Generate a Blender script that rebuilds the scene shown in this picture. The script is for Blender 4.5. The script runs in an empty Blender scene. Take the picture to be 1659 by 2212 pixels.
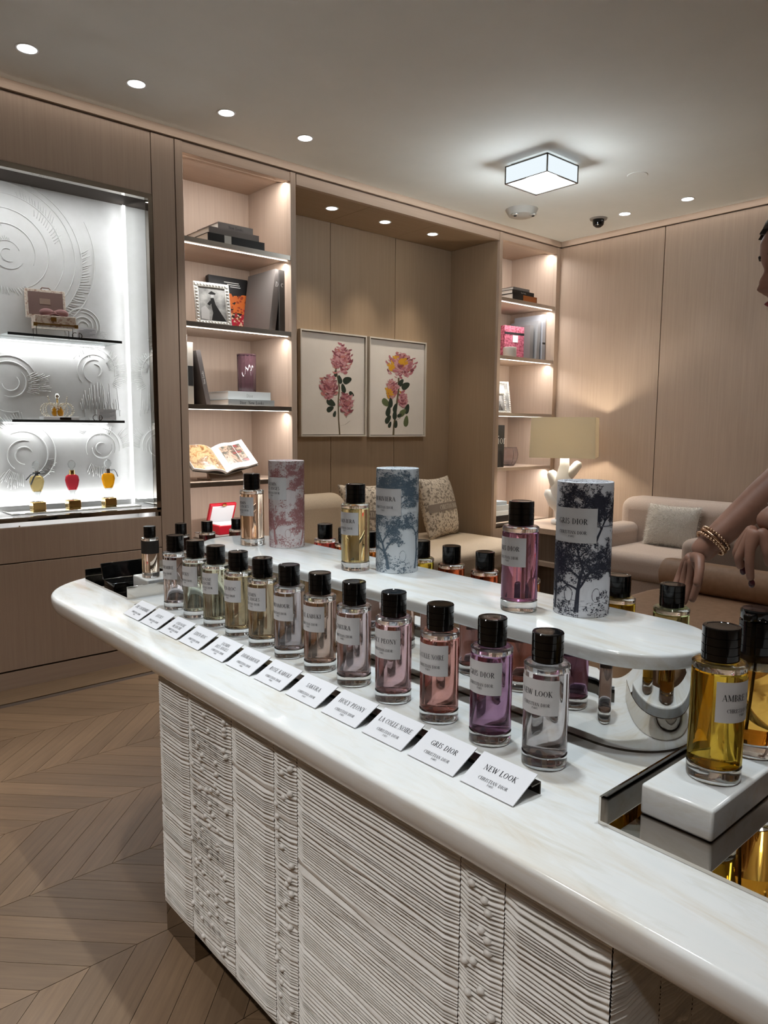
import bpy, bmesh, math, random
from mathutils import Vector, Matrix
R = math.radians
sc = bpy.context.scene
COL = sc.collection

# ------------------------------------------------------------------ camera
cam_d = bpy.data.cameras.new('camera'); cam = bpy.data.objects.new('camera', cam_d); COL.objects.link(cam)
cam_d.sensor_fit = 'HORIZONTAL'; cam_d.sensor_width = 36.0; cam_d.lens = 36.0 * 1565.2 / 1659.0
cam_d.clip_start = 0.02
_yaw, _pit, _rol = 0.725013, 0.1168656, -0.0069138
_f = Vector((math.sin(_yaw) * math.cos(_pit), math.cos(_yaw) * math.cos(_pit), -math.sin(_pit)))
_r = Vector((math.cos(_yaw), -math.sin(_yaw), 0)); _d = _f.cross(_r)
_r2 = math.cos(_rol) * _r + math.sin(_rol) * _d; _d2 = -math.sin(_rol) * _r + math.cos(_rol) * _d
cam.matrix_world = Matrix(((_r2.x, -_d2.x, -_f.x, 0), (_r2.y, -_d2.y, -_f.y, 0), (_r2.z, -_d2.z, -_f.z, 1.22), (0, 0, 0, 1)))
sc.camera = cam

# ------------------------------------------------------------------ world, view, lamps
w = bpy.data.worlds.new('world'); sc.world = w; w.use_nodes = True
w.node_tree.nodes['Background'].inputs[0].default_value = (1, .93, .86, 1)
w.node_tree.nodes['Background'].inputs[1].default_value = 0.05
sc.view_settings.view_transform = 'Standard'; sc.view_settings.look = 'None'
sc.view_settings.exposure = 0.40; sc.view_settings.gamma = 1.0; sc.view_settings.use_curve_mapping = False
sc.cycles.use_denoising = True
sc.cycles.caustics_reflective = False; sc.cycles.caustics_refractive = False
sc.cycles.sample_clamp_indirect = 4.0; sc.cycles.blur_glossy = 0.5
sc.cycles.max_bounces = 11; sc.cycles.transmission_bounces = 10; sc.cycles.transparent_max_bounces = 10
sc.cycles.diffuse_bounces = 3; sc.cycles.glossy_bounces = 4
sc.cycles.use_adaptive_sampling = True; sc.cycles.adaptive_threshold = 0.1; sc.cycles.adaptive_min_samples = 16

ZC = 2.694      # ceiling
WARM = (1.0, .91, .82); NEUT = (1.0, .98, .955); COOL = (.86, .95, 1.0)
def lamp(kind, name, loc, power, color=NEUT, aim=None, **kw):
    d = bpy.data.lights.new(name, kind); d.energy = power; d.color = color
    for k, v in kw.items(): setattr(d, k, v)
    o = bpy.data.objects.new(name, d); COL.objects.link(o); o.location = loc
    if aim is not None:
        o.rotation_euler = (Vector(aim) - Vector(loc)).to_track_quat('-Z', 'Y').to_euler()
    return o
# recessed spots: wash row before the shelves, row by the right wall, twin spots over the counter, more of the shop behind
P_WASH, P_COUNTER, P_ROOM = 38, 43, 66
WASH = [(.075, 3.23), (.518, 3.23), (.961, 3.23), (1.403, 3.226), (1.84, 3.224), (2.292, 3.22)]
SIDE = [(4.694, 2.81), (4.694, 2.364), (4.694, 1.92), (4.694, 1.47)]
TWIN = [(1.04, .30), (1.04, 1.02), (1.04, 1.74), (1.04, 2.40)]
REAR = [(-.60, .45), (-.60, 1.55), (-1.9, .9), (-.9, -.8), (.6, -1.6), (2.6, .3), (2.9, -1.4), (-2.0, 2.8)]
for i, (x, y) in enumerate(WASH):
    lamp('SPOT', 'downlight_lamp', (x, y, ZC - .03), P_WASH * (1.7 if i == 1 else .45 if i == 3 else 1.25), NEUT, (.28, 2.15, 0) if i == 1 else (.55, 2.2, 0) if i == 3 else (x, y + .05, 0), spot_size=R(42 if i in (1, 3) else 54), spot_blend=.8, shadow_soft_size=.035)
for x, y in SIDE:
    lamp('SPOT', 'downlight_lamp', (x, y, ZC - .03), P_WASH * .4, NEUT, (x, y, 0), spot_size=R(60), spot_blend=.9, shadow_soft_size=.035)
for x, y in TWIN:
    for s in (-.045, .045):
        lamp('SPOT', 'downlight_lamp', (x, y + s, ZC - .03), P_COUNTER * (.28 if y < .5 else .62 if y < 2 else .12), COOL, (x - .02, y + s, 0), spot_size=R(56), spot_blend=.8, shadow_soft_size=.025)
for x, y in REAR:
    lamp('SPOT', 'downlight_lamp', (x, y, ZC - .03), P_ROOM * (.5 if x > 2 else 1), NEUT, (x, y, 0), spot_size=R(104), spot_blend=.9, shadow_soft_size=.06)

# concealed LED line behind the crown trim, washing the top of the panelling
lamp('AREA', 'cove_lamp', (1.6, 3.50, 2.690), 1.5, WARM, (1.6, 3.62, 2.3), shape='RECTANGLE', size=6.6, size_y=.012)
lamp('AREA', 'cove_lamp', (4.965, 1.2, 2.690), 1.2, WARM, (5.085, 1.2, 2.3), shape='RECTANGLE', size=4.6, size_y=.012)

# ------------------------------------------------------------------ helpers
class MB:
    def __init__(s): s.v = []; s.f = []
    def add(s, vs, fs):
        n = len(s.v); s.v += [tuple(p) for p in vs]; s.f += [tuple(i + n for i in f) for f in fs]; return s
    def box(s, x0, x1, y0, y1, z0, z1):
        return s.add([(x0, y0, z0), (x1, y0, z0), (x1, y1, z0), (x0, y1, z0), (x0, y0, z1), (x1, y0, z1), (x1, y1, z1), (x0, y1, z1)],
                     [(0, 3, 2, 1), (4, 5, 6, 7), (0, 1, 5, 4), (1, 2, 6, 5), (2, 3, 7, 6), (3, 0, 4, 7)])
    def obox(s, c, ax, ay, az, hx, hy, hz):
        c = Vector(c); ax, ay, az = Vector(ax).normalized(), Vector(ay).normalized(), Vector(az).normalized()
        vs = [c + ax * hx * i + ay * hy * j + az * hz * k for k in (-1, 1) for i, j in ((-1, -1), (1, -1), (1, 1), (-1, 1))]
        return s.add(vs, [(0, 3, 2, 1), (4, 5, 6, 7), (0, 1, 5, 4), (1, 2, 6, 5), (2, 3, 7, 6), (3, 0, 4, 7)])
    def lathe(s, prof, n=32, c=(0, 0, 0), a0=0.0, flute=None):
        vs = []; m = len(prof)
        for i in range(n):
            a = a0 + 2 * math.pi * i / n; k = flute(a) if flute else 1.0
            for r, z in prof: vs.append((c[0] + r * k * math.cos(a), c[1] + r * k * math.sin(a), c[2] + z))
        fs = []
        for i in range(n):
            j = (i + 1) % n
            for q in range(m - 1): fs.append((i * m + q, j * m + q, j * m + q + 1, i * m + q + 1))
        if prof[0][0] > 1e-6: fs.append(tuple(reversed([i * m for i in range(n)])))
        if prof[-1][0] > 1e-6: fs.append(tuple(i * m + m - 1 for i in range(n)))
        return s.add(vs, fs)
    def prism(s, poly, z0, z1):
        n = len(poly)
        return s.add([(x, y, z0) for x, y in poly] + [(x, y, z1) for x, y in poly],
                     [tuple(reversed(range(n))), tuple(range(n, 2 * n))] + [(i, (i + 1) % n, n + (i + 1) % n, n + i) for i in range(n)])
    def tube(s, path, r, n=8, cap=True, flat=1.0, up=(0, 0, 1)):
        P = [Vector(p) for p in path]; rr = r if isinstance(r, (list, tuple)) else [r] * len(P)
        base = len(s.v); prev = None
        for i, p in enumerate(P):
            t = (P[min(i + 1, len(P) - 1)] - P[max(i - 1, 0)]).normalized()
            if prev is None:
                u = t.cross(Vector(up));
                if u.length < 1e-3: u = t.cross(Vector((1, 0, 0)))
            else: u = prev - t * prev.dot(t)
            u.normalize(); prev = u; v = t.cross(u)
            for k in range(n):
                a = 2 * math.pi * k / n; s.v.append(tuple(p + u * math.cos(a) * rr[i] + v * math.sin(a) * rr[i] * flat))
        for i in range(len(P) - 1):
            for k in range(n):
                k2 = (k + 1) % n; s.f.append((base + i * n + k, base + i * n + k2, base + (i + 1) * n + k2, base + (i + 1) * n + k))
        if cap:
            s.f.append(tuple(reversed(range(base, base + n)))); s.f.append(tuple(range(base + (len(P) - 1) * n, base + len(P) * n)))
        return s
    def ball(s, c, rx, ry=None, rz=None, n=12, m=8):
        ry = ry or rx; rz = rz or rx
        prof = [(math.sin(math.pi * i / m), -math.cos(math.pi * i / m)) for i in range(m + 1)]; prof[0] = (0, -1); prof[-1] = (0, 1)
        vs = [(c[0], c[1], c[2] - rz)]; fs = []
        for i in range(1, m):
            for k in range(n):
                a = 2 * math.pi * k / n; vs.append((c[0] + rx * prof[i][0] * math.cos(a), c[1] + ry * prof[i][0] * math.sin(a), c[2] + rz * prof[i][1]))
        vs.append((c[0], c[1], c[2] + rz)); top = len(vs) - 1
        for k in range(n):
            fs.append((0, 1 + (k + 1) % n, 1 + k)); fs.append((top, 1 + (m - 2) * n + k, 1 + (m - 2) * n + (k + 1) % n))
        for i in range(m - 2):
            for k in range(n):
                fs.append((1 + i * n + k, 1 + i * n + (k + 1) % n, 1 + (i + 1) * n + (k + 1) % n, 1 + (i + 1) * n + k))
        return s.add(vs, fs)
    def build(s, name, mat, parent=None, smooth=None, bevel=0, seg=2, off=None, sub=0):
        me = bpy.data.meshes.new(name)
        vs = s.v if off is None else [(a - off[0], b - off[1], c - off[2]) for a, b, c in s.v]
        me.from_pydata(vs, [], s.f); me.validate(); me.update()
        o = bpy.data.objects.new(name, me); COL.objects.link(o)
        if mat is not None: me.materials.append(mat)
        if parent is not None: o.parent = parent
        if bevel:
            b = o.modifiers.new('bevel', 'BEVEL'); b.width = bevel; b.segments = seg; b.limit_method = 'ANGLE'; b.angle_limit = R(40)
        if sub:
            b = o.modifiers.new('sub', 'SUBSURF'); b.levels = sub; b.render_levels = sub
        if smooth is None: smooth = bool(bevel or sub)
        if smooth == 'auto' or (bevel and smooth):
            me.polygons.foreach_set('use_smooth', [True] * len(me.polygons))
            if not sub: me.set_sharp_from_angle(angle=R(35))
        elif smooth:
            me.polygons.foreach_set('use_smooth', [True] * len(me.polygons))
        return o
def bx(name, mat, parent, x0, x1, y0, y1, z0, z1, bevel=0, **kw):
    return MB().box(x0, x1, y0, y1, z0, z1).build(name, mat, parent, bevel=bevel, **kw)
def thing(name, label, cat, loc=(0, 0, 0), rotz=0, group=None):
    o = bpy.data.objects.new(name, None); COL.objects.link(o); o.location = loc; o.rotation_euler = (0, 0, rotz)
    o.empty_display_size = .05
    return tag(o, label, cat, group)
def tag(o, label, cat, group=None):
    o['label'] = label; o['category'] = cat
    if group: o['group'] = group
    return o
def struct(o): o['kind'] = 'structure'; return o
def stuff(o): o['kind'] = 'stuff'; return o
def inst(name, me, parent, loc=(0, 0, 0), rot=None, scale=None):
    o = bpy.data.objects.new(name, me); COL.objects.link(o); o.parent = parent; o.location = loc
    if rot is not None: o.rotation_euler = rot
    if scale is not None: o.scale = scale
    return o
def stadium(cx, y0, y1, r, n=24, top=True):
    return ([(cx + r * math.cos(math.pi + math.pi * i / n), y0 + r * math.sin(math.pi + math.pi * i / n)) for i in range(n + 1)] +
            [(cx + r * math.cos(math.pi * i / n), y1 + r * math.sin(math.pi * i / n)) for i in range(n + 1)])
def rrect(x0, x1, y0, y1, r, n=10):
    P = []
    for cx, cy, a in ((x1 - r, y0 + r, -90), (x1 - r, y1 - r, 0), (x0 + r, y1 - r, 90), (x0 + r, y0 + r, 180)):
        for i in range(n + 1):
            t = R(a + 90 * i / n); P.append((cx + r * math.cos(t), cy + r * math.sin(t)))
    return P

# ------------------------------------------------------------------ materials
def srgb(r, g, b):
    f = lambda c: (c / 255 / 12.92) if c <= 10 else ((c / 255 + .055) / 1.055) ** 2.4
    return (f(r), f(g), f(b), 1)
def newmat(name):
    m = bpy.data.materials.new(name); m.use_nodes = True
    return m, m.node_tree, m.node_tree.nodes['Principled BSDF']
def pm(name, col, rough=.5, metal=0, spec=.5, trans=0, ior=1.45, emit=None, es=0, coat=0, sheen=0):
    m, nt, b = newmat(name); I = b.inputs
    I['Base Color'].default_value = col if len(col) == 4 else (*col, 1)
    I['Roughness'].default_value = rough; I['Metallic'].default_value = metal; I['Specular IOR Level'].default_value = spec
    I['Transmission Weight'].default_value = trans; I['IOR'].default_value = ior; I['Coat Weight'].default_value = coat
    I['Sheen Weight'].default_value = sheen
    if emit: I['Emission Color'].default_value = (*emit[:3], 1); I['Emission Strength'].default_value = es
    return m
def nd(nt, t, **kw):
    n = nt.nodes.new(t)
    for k, v in kw.items(): setattr(n, k, v)
    return n
def coords(nt, scale, rot=(0, 0, 0), kind='Object'):
    tc = nd(nt, 'ShaderNodeTexCoord'); mp = nd(nt, 'ShaderNodeMapping')
    mp.inputs['Scale'].default_value = scale; mp.inputs['Rotation'].default_value = rot
    nt.links.new(tc.outputs[kind], mp.inputs['Vector']); return mp.outputs['Vector']
def ramp(nt, fac, stops):
    r = nd(nt, 'ShaderNodeValToRGB'); e = r.color_ramp.elements
    while len(e) < len(stops): e.new(.5)
    for el, (p, c) in zip(e, stops): el.position = p; el.color = c if len(c) == 4 else (*c, 1)
    nt.links.new(fac, r.inputs['Fac']); return r.outputs['Color']
def noise(nt, vec, scale=1, detail=4, rough=.6, dist=0):
    n = nd(nt, 'ShaderNodeTexNoise'); n.inputs['Scale'].default_value = scale; n.inputs['Detail'].default_value = detail
    n.inputs['Roughness'].default_value = rough; n.inputs['Distortion'].default_value = dist
    nt.links.new(vec, n.inputs['Vector']); return n.outputs['Fac']
def bump(nt, b, h, strength=.1, dist=.002):
    bp = nd(nt, 'ShaderNodeBump'); bp.inputs['Strength'].default_value = strength; bp.inputs['Distance'].default_value = dist
    nt.links.new(h, bp.inputs['Height']); nt.links.new(bp.outputs['Normal'], b.inputs['Normal'])
def wood(name, c1, c2, scale=(90, 90, 2.2), rough=.55, rnd=0.0, bstr=.15):
    m, nt, b = newmat(name); v = coords(nt, scale)
    n1 = noise(nt, v, 1, 5, .65, .3); col = ramp(nt, n1, [(.32, c1), (.68, c2)])
    if rnd:
        oi = nd(nt, 'ShaderNodeObjectInfo'); hs = nd(nt, 'ShaderNodeHueSaturation')
        mr = nd(nt, 'ShaderNodeMapRange'); mr.inputs['To Min'].default_value = 1 - rnd; mr.inputs['To Max'].default_value = 1 + rnd
        nt.links.new(oi.outputs['Random'], mr.inputs['Value']); nt.links.new(mr.outputs[0], hs.inputs['Value'])
        nt.links.new(col, hs.inputs['Color']); col = hs.outputs['Color']
    nt.links.new(col, b.inputs['Base Color']); b.inputs['Roughness'].default_value = rough
    bump(nt, b, n1, bstr, .001); return m
def noisemat(name, c1, c2, scale, rough=.6, detail=4, bstr=0, bdist=.002, stops=(.35, .65), **kw):
    m, nt, b = newmat(name); v = coords(nt, (scale, scale, scale) if not isinstance(scale, tuple) else scale)
    n1 = noise(nt, v, 1, detail); nt.links.new(ramp(nt, n1, [(stops[0], c1), (stops[1], c2)]), b.inputs['Base Color'])
    b.inputs['Roughness'].default_value = rough
    if bstr: bump(nt, b, n1, bstr, bdist)
    for k, x in kw.items(): b.inputs[k].default_value = x
    return m
def marble(name):
    m, nt, b = newmat(name)
    v = coords(nt, (9, 1.6, 9)); w1 = noise(nt, v, 1.6, 6, .62, 1.2)
    v2 = coords(nt, (16, 2.5, 16)); w2 = noise(nt, v2, 2.2, 8, .7, .6)
    c1 = ramp(nt, w1, [(.28, (.74, .67, .56)), (.40, (.82, .80, .75)), (.52, (.87, .88, .87)), (.70, (.84, .86, .86))])
    c2 = ramp(nt, w2, [(.28, (.88, .86, .81)), (.48, (1, 1, 1)), (.8, (.97, .98, .98))])
    mx = nd(nt, 'ShaderNodeMix', data_type='RGBA', blend_type='MULTIPLY'); mx.inputs[0].default_value = 1
    nt.links.new(c1, mx.inputs[6]); nt.links.new(c2, mx.inputs[7]); nt.links.new(mx.outputs[2], b.inputs['Base Color'])
    b.inputs['Roughness'].default_value = .12
    return m
def glassmat(name, col, mixt=.35, rough=0.0, ior=1.36):
    m = bpy.data.materials.new(name); m.use_nodes = True; nt = m.node_tree; nt.nodes.clear()
    out = nd(nt, 'ShaderNodeOutputMaterial'); mix = nd(nt, 'ShaderNodeMixShader'); mix.inputs[0].default_value = mixt
    g = nd(nt, 'ShaderNodeBsdfGlass'); g.inputs['IOR'].default_value = ior; g.inputs['Roughness'].default_value = rough
    g.inputs['Color'].default_value = (*col[:3], 1)
    t = nd(nt, 'ShaderNodeBsdfTransparent'); t.inputs['Color'].default_value = (*col[:3], 1)
    nt.links.new(g.outputs[0], mix.inputs[1]); nt.links.new(t.outputs[0], mix.inputs[2]); nt.links.new(mix.outputs[0], out.inputs[0])
    return m
def emis(name, col, s):
    m = bpy.data.materials.new(name); m.use_nodes = True; nt = m.node_tree; nt.nodes.clear()
    o = nd(nt, 'ShaderNodeOutputMaterial'); e = nd(nt, 'ShaderNodeEmission'); e.inputs[0].default_value = (*col, 1); e.inputs[1].default_value = s
    nt.links.new(e.outputs[0], o.inputs[0]); return m

OAK = wood('limed_oak', (.43, .325, .250), (.485, .373, .292))
OAKH = wood('limed_oak_horizontal', (.43, .325, .250), (.485, .373, .292), (2.2, 90, 90))
OAKN = wood('oak_dimmed', (.33, .230, .145), (.375, .265, .172))  # wall oak darkened and browned, the alcove's dimness put into its colour
OAKNH = wood('oak_dimmed_ceiling', (.33, .230, .145), (.375, .265, .172), (2.2, 60, 60))  # same dimmed oak tone for the alcove soffit
JOINT = pm('joint_dark', (.05, .038, .03), .9)
PLANK = wood('floor_oak', (.125, .077, .043), (.180, .115, .066), (4, 70, 70), .38, .16, .1)
PLANKJ = pm('floor_joint', (.06, .04, .028), .9)
CEIL = noisemat('ceiling_plaster', (.83, .855, .84), (.86, .885, .87), 3, .9)
MARBLE = marble('white_onyx')
MIRROR = pm('mirror_chrome', (.80, .79, .77), .015, 1)
BRONZE = pm('smoked_mirror', (.34, .31, .27), .04, 1)
STEEL = pm('brushed_steel', (.52, .49, .45), .28, 1)
DSTEEL = pm('dark_bronze', (.10, .085, .07), .22, 1)
GOLD = pm('polished_gold', (.83, .58, .22), .14, 1)
BLACK = pm('black_gloss', (.004, .004, .004), .08, 0, .5)
BLACKM = pm('black_matte', (.012, .012, .012), .55)
WHITE = pm('white_paint', (.82, .82, .82), .5)
CARD = pm('white_card', (.80, .80, .83), .6)
LABEL = pm('label_paper', (.68, .665, .67), .6)
INK = pm('ink_black', (.02, .02, .025), .7)
INKW = pm('ink_white', (.75, .75, .72), .7)
PLASTER = noisemat('white_plaster', (.80, .80, .78), (.86, .86, .85), 9, .75, 5, .12, .003)
PAPER = pm('page_paper', (.74, .72, .68), .8)
GLASS = glassmat('clear_glass', (.98, .985, .985), .06, 0, 1.45)
LED = emis('led_strip', (1, .92, .82), 4)
LEDW = emis('led_strip_white', (.97, .99, 1), 2)
DISC = emis('lamp_disc', (.92, 1, 1), 6)

# ------------------------------------------------------------------ the room
XR, YW = 5.035, 3.57          # right wall, front plane of the panelled wall
XL, YN = -3.0, -2.8           # walls behind the photographer
# floor: chevron planks
floor = struct(bx('floor', PLANKJ, None, XL, XR + .1, YN, 4.3, -.06, -.004))
bx('border_plank', PLANK, floor, XL, XR, 3.39, 3.575, -.004, 0)
ROW, PIT, Y0 = .3555, .1085, 1.5685
def plank_mesh(sgn):
    g = .0009
    L = ROW / 2 - g; d = ROW / 2
    vs = []
    for z in (-.004, 0):
        vs += [(-d * sgn - PIT / 2 + g, -L, z), (-d * sgn + PIT / 2 - g, -L, z), (d * sgn + PIT / 2 - g, L, z), (d * sgn - PIT / 2 + g, L, z)]
    me = bpy.data.meshes.new('plank'); me.from_pydata(vs, [], [(3, 2, 1, 0), (4, 5, 6, 7), (0, 1, 5, 4), (1, 2, 6, 5), (2, 3, 7, 6), (3, 0, 4, 7)])
    me.materials.append(PLANK); return me
def planks():
    base = {}
    for sgn in (1, -1):     # local x runs along the board so that the grain follows it
        a = math.atan2(ROW, ROW * sgn); me = plank_mesh(sgn); me.transform(Matrix.Rotation(-a, 4, 'Z')); base[sgn] = (me, a)
    spots = []
    for r in range(-12, 5):
        yc = Y0 + ROW * (r + .5); sgn = -1 if r % 2 == 0 else 1
        for i in range(-34, 50):
            x = i * PIT + (.06 if sgn < 0 else .06)
            if yc + ROW / 2 > 3.40 or not (XL + .3 < x < XR - .25) or yc < YN + .3: continue
            vis = (-.35 < x < 1.75 and yc > 1.0)
            spots.append((0 if vis else 1, (x - .9) ** 2 + (yc - 2) ** 2, x, yc, sgn))
    spots.sort()
    rest = MB()
    for k, (_, _, x, y, sgn) in enumerate(spots):
        me, a = base[sgn]
        if k < 290: inst('plank', me, floor, (x, y, 0), (0, 0, a))
        else:
            M = Matrix.Translation((x, y, 0)) @ Matrix.Rotation(a, 4, 'Z')
            rest.add([M @ v.co for v in me.vertices], [tuple(p.vertices) for p in me.polygons])
    stuff(rest.build('plank_field', PLANK, floor))
planks()
ceiling = struct(bx('ceiling', CEIL, None, XL, XR + .1, YN, 3.6, ZC, ZC + .1))
struct(bx('wall_left', OAK, None, XL - .1, XL, YN, 4.2, 0, ZC))
struct(bx('wall_rear', OAK, None, XL, XR + .1, YN - .1, YN, 0, ZC))
wr = struct(bx('wall_right', JOINT, None, XR + .012, XR + .1, YN, 4.2, 0, ZC))
for a, b in ((YN, 0.0), (0.0, 1.343), (1.343, 2.686), (2.686, 3.57)):
    bx('wall_panel', OAK, wr, XR, XR + .012, a + .003, b - .003, .085, 2.648)
struct(bx('trim_1', OAKH, None, XL, XR - .012, YW - .014, YW + .03, 2.653, ZC))
struct(bx('trim_2', wood('limed_oak_side', (.43, .325, .250), (.485, .373, .292), (90, 2.2, 90)), None, XR - .014, XR + .012, YN, YW - .014, 2.653, ZC))
struct(bx('baseboard_right', OAK, None, XR - .008, XR + .012, YN, 4.1, 0, .08))

wb = struct(bx('wall_back', JOINT, None, XL, XR, 4.1, 4.2, 0, ZC))
bx('carcass', JOINT, wb, XL, .79, YW + .012, 4.1, 0, ZC); bx('carcass', JOINT, wb, 1.618, 1.733, YW + .012, 4.1, 0, ZC)
bx('carcass', JOINT, wb, .79, 1.618, YW + .012, 4.1, 2.36, ZC); bx('carcass', JOINT, wb, 2.44, 4.31, YW + .03, 4.1, 2.65, ZC)
bx('header_panel', OAK, wb, .2, 1.612, YW, YW + .012, 2.356, 2.648)
bx('header_panel', OAK, wb, XL, .196, YW, YW + .012, 2.356, 2.648)
bx('wall_panel', OAK, wb, XL, .196, YW, YW + .012, .085, 2.352); bx('wall_panel', OAK, wb, .2, .786, YW, YW + .012, .085, 2.352)
bx('pilaster', OAK, wb, 1.616, 1.735, YW - .002, YW + .012, .085, 2.648)
struct(bx('baseboard_back', OAKH, None, XL, 2.479, YW - .004, YW + .012, 0, .08))

# the alcove between the two bookcases
nch = struct(bx('wall_alcove', JOINT, None, 2.479, 4.283, 4.062, 4.1, 0, 2.65))
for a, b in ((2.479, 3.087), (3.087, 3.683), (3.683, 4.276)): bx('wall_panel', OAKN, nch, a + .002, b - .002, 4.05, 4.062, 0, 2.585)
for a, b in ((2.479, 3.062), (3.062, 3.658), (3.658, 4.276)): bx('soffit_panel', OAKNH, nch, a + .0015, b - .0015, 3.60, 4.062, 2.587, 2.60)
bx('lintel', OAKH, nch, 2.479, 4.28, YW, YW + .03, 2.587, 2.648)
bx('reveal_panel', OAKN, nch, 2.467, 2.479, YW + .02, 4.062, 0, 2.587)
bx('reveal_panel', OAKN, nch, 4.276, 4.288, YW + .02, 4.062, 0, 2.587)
bx('soffit_backing', JOINT, nch, 2.47, 4.29, YW + .03, 4.1, 2.602, 2.65)

# ------------------------------------------------------------------ ceiling fittings
def disc(name, mat, parent, c, r, t, n=28): return MB().lathe([(r, 0), (r, t)], n, c).build(name, mat, parent)
def downlight(x, y, z, label, group, r=.036):
    t = thing('downlight', label, 'light', (x, y, z), 0, group)
    MB().lathe([(r, -.0012), (r + .006, -.0030), (r + .010, -.0012), (r + .010, .0)], 32).build('trim_ring', WHITE, t, smooth='auto')
    MB().lathe([(r, -.0016), (r, -.0006)], 28).build('lens', DISC, t)
wl = ['round recessed ceiling light nearest the top left corner of the photo', 'round recessed ceiling light, second from the left', 'round recessed ceiling light, third from the left along the shelves', 'round recessed ceiling light above the left bookcase, last of its row']
for (x, y), l in zip(WASH[2:], wl): downlight(x, y, ZC, l, 'recessed lights along the shelf wall')
downlight(SIDE[0][0], SIDE[0][1], ZC, 'recessed ceiling light beside the black dome camera', 'recessed lights by the right wall')
downlight(SIDE[1][0], SIDE[1][1], ZC, 'rightmost recessed ceiling light near the right wall', 'recessed lights by the right wall')
for (x, l) in ((2.902, 'left recessed light in the wooden alcove soffit'), (3.351, 'middle recessed light in the wooden alcove soffit'), (3.804, 'right recessed light in the wooden alcove soffit')):
    downlight(x, 3.792, 2.587, l, 'alcove lights', .034)
    lamp('SPOT', 'alcove_lamp', (x, 3.792, 2.575), 23, (1, .90, .76), (x, 3.85, 0), spot_size=R(64), spot_blend=.9, shadow_soft_size=.03)

def box_light():
    t = thing('ceiling_lamp', 'square ceiling lamp with fluted glass sides and thin metal frame', 'lamp', (3.485, 2.617, ZC))
    h, b = .142, -.108
    MB().box(-h + .02, h - .02, -h + .02, h - .02, -.012, 0).build('ceiling_plate', STEEL, t)
    gl = emis('lamp_glass', (.86, .95, 1), .75); gb = emis('lamp_diffuser', (.90, .98, 1), 2.2)
    f = MB()
    for sx in (-1, 1):
        for sy in (-1, 1): f.box(sx * h - .003, sx * h + .003, sy * h - .003, sy * h + .003, b, -.012)
    for z in (b, -.016):
        for s in (-1, 1):
            f.box(-h, h, s * h - .003, s * h + .003, z - .002, z + .003); f.box(s * h - .003, s * h + .003, -h, h, z - .002, z + .003)
    f.build('metal_frame', DSTEEL, t)
    N = 30
    for k in range(4):
        m = MB(); vs = []
        for i in range(N * 4 + 1):
            u = -h + 2 * h * i / (N * 4); d = h - .004 + .0035 * abs(math.sin(math.pi * i / 4)); vs += [(u, d, b + .003), (u, d, -.018)]
        m.add(vs, [(2 * i, 2 * i + 2, 2 * i + 3, 2 * i + 1) for i in range(N * 4)])
        o = m.build('fluted_pane', gl, t); o.rotation_euler = (0, 0, k * math.pi / 2)
    MB().box(-h + .008, h - .008, -h + .008, h - .008, b + .001, b + .006).build('diffuser', gb, t)
    lamp('POINT', 'ceiling_lamp_bulb', (3.485, 2.617, ZC - .17), 14, (.90, .97, 1), shadow_soft_size=.10)
box_light()
t = thing('smoke_detector', 'round white emergency light fitting on the ceiling with two small lenses', 'detector', (4.096, 3.232, ZC))
MB().lathe([(.0, -.052), (.06, -.050), (.088, -.040), (.105, -.012), (.11, 0)], 32).build('housing', pm('offwhite_plastic', (.55, .53, .49), .5), t, smooth='auto')
for s in (-1, 1):
    o = MB().ball((0, 0, 0), .02, .028, .01).build('lens', pm('lens_clear', (.75, .75, .72), .15, .6), t, smooth=True); o.location = (s * .045 - .03, -.045 - s * .04, -.047)
    o = MB().ball((0, 0, 0), .009, .012, .006).build('bulb', BLACKM, t, smooth=True); o.location = (s * .045 - .033, -.048 - s * .04, -.056)
t = thing('dome_camera', 'black dome security camera on the ceiling by the corner', 'camera', (4.66, 2.994, ZC))
MB().lathe([(.056, -.010), (.062, 0)], 32).build('mount', pm('grey_plastic', (.30, .28, .26), .5), t, smooth='auto')
MB().lathe([(.0, -.062), (.018, -.060), (.036, -.045), (.040, -.028), (.040, -.010)], 32).build('dome', BLACK, t, smooth='auto')
o = MB().lathe([(.055, -.0025), (.058, 0)], 40, (4.045, 2.35, ZC)).build('access_cover', CEIL, None, smooth='auto')
tag(o, 'flat round cover plate flush with the ceiling, right of the box lamp', 'cover')

# ------------------------------------------------------------------ display showcase on the left
X0, X1, YB = .812, 1.590, 3.868
show = thing('display_showcase', 'built-in lit display showcase with white relief back and wooden drawers', 'showcase', (0, 0, 0))
bp_ = bx('back_panel', PLASTER, show, X0, X1, YB, YB + .02, .79, 2.42)
bx('top_panel', PLASTER, show, X0, X1, YW + .012, YB, 2.41, 2.425)
bx('side_mirror', pm('soft_mirror', (.86, .87, .86), .05, 1), show, X1 - .001, X1 + .012, YW + .03, YB, .786, 2.42)
bx('side_mirror', pm('soft_mirror_left', (.86, .87, .86), .05, 1), show, X0 - .012, X0 + .001, YW + .03, YB, .786, 2.42)
fr = MB(); fr.box(X0 - .024, 1.612, YW - .006, YW + .03, 2.33, 2.353); fr.box(X0 - .024, X0, YW - .006, YW + .03, .786, 2.33); fr.box(X1, 1.612, YW - .006, YW + .03, .786, 2.33); fr.box(X0 - .024, 1.612, YW - .006, YW + .03, .775, .797)
fr.build('metal_frame', BRONZE, show)
bx('floor_panel', WHITE, show, X0, X1, YW + .03, YB, .78, .797)
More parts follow.
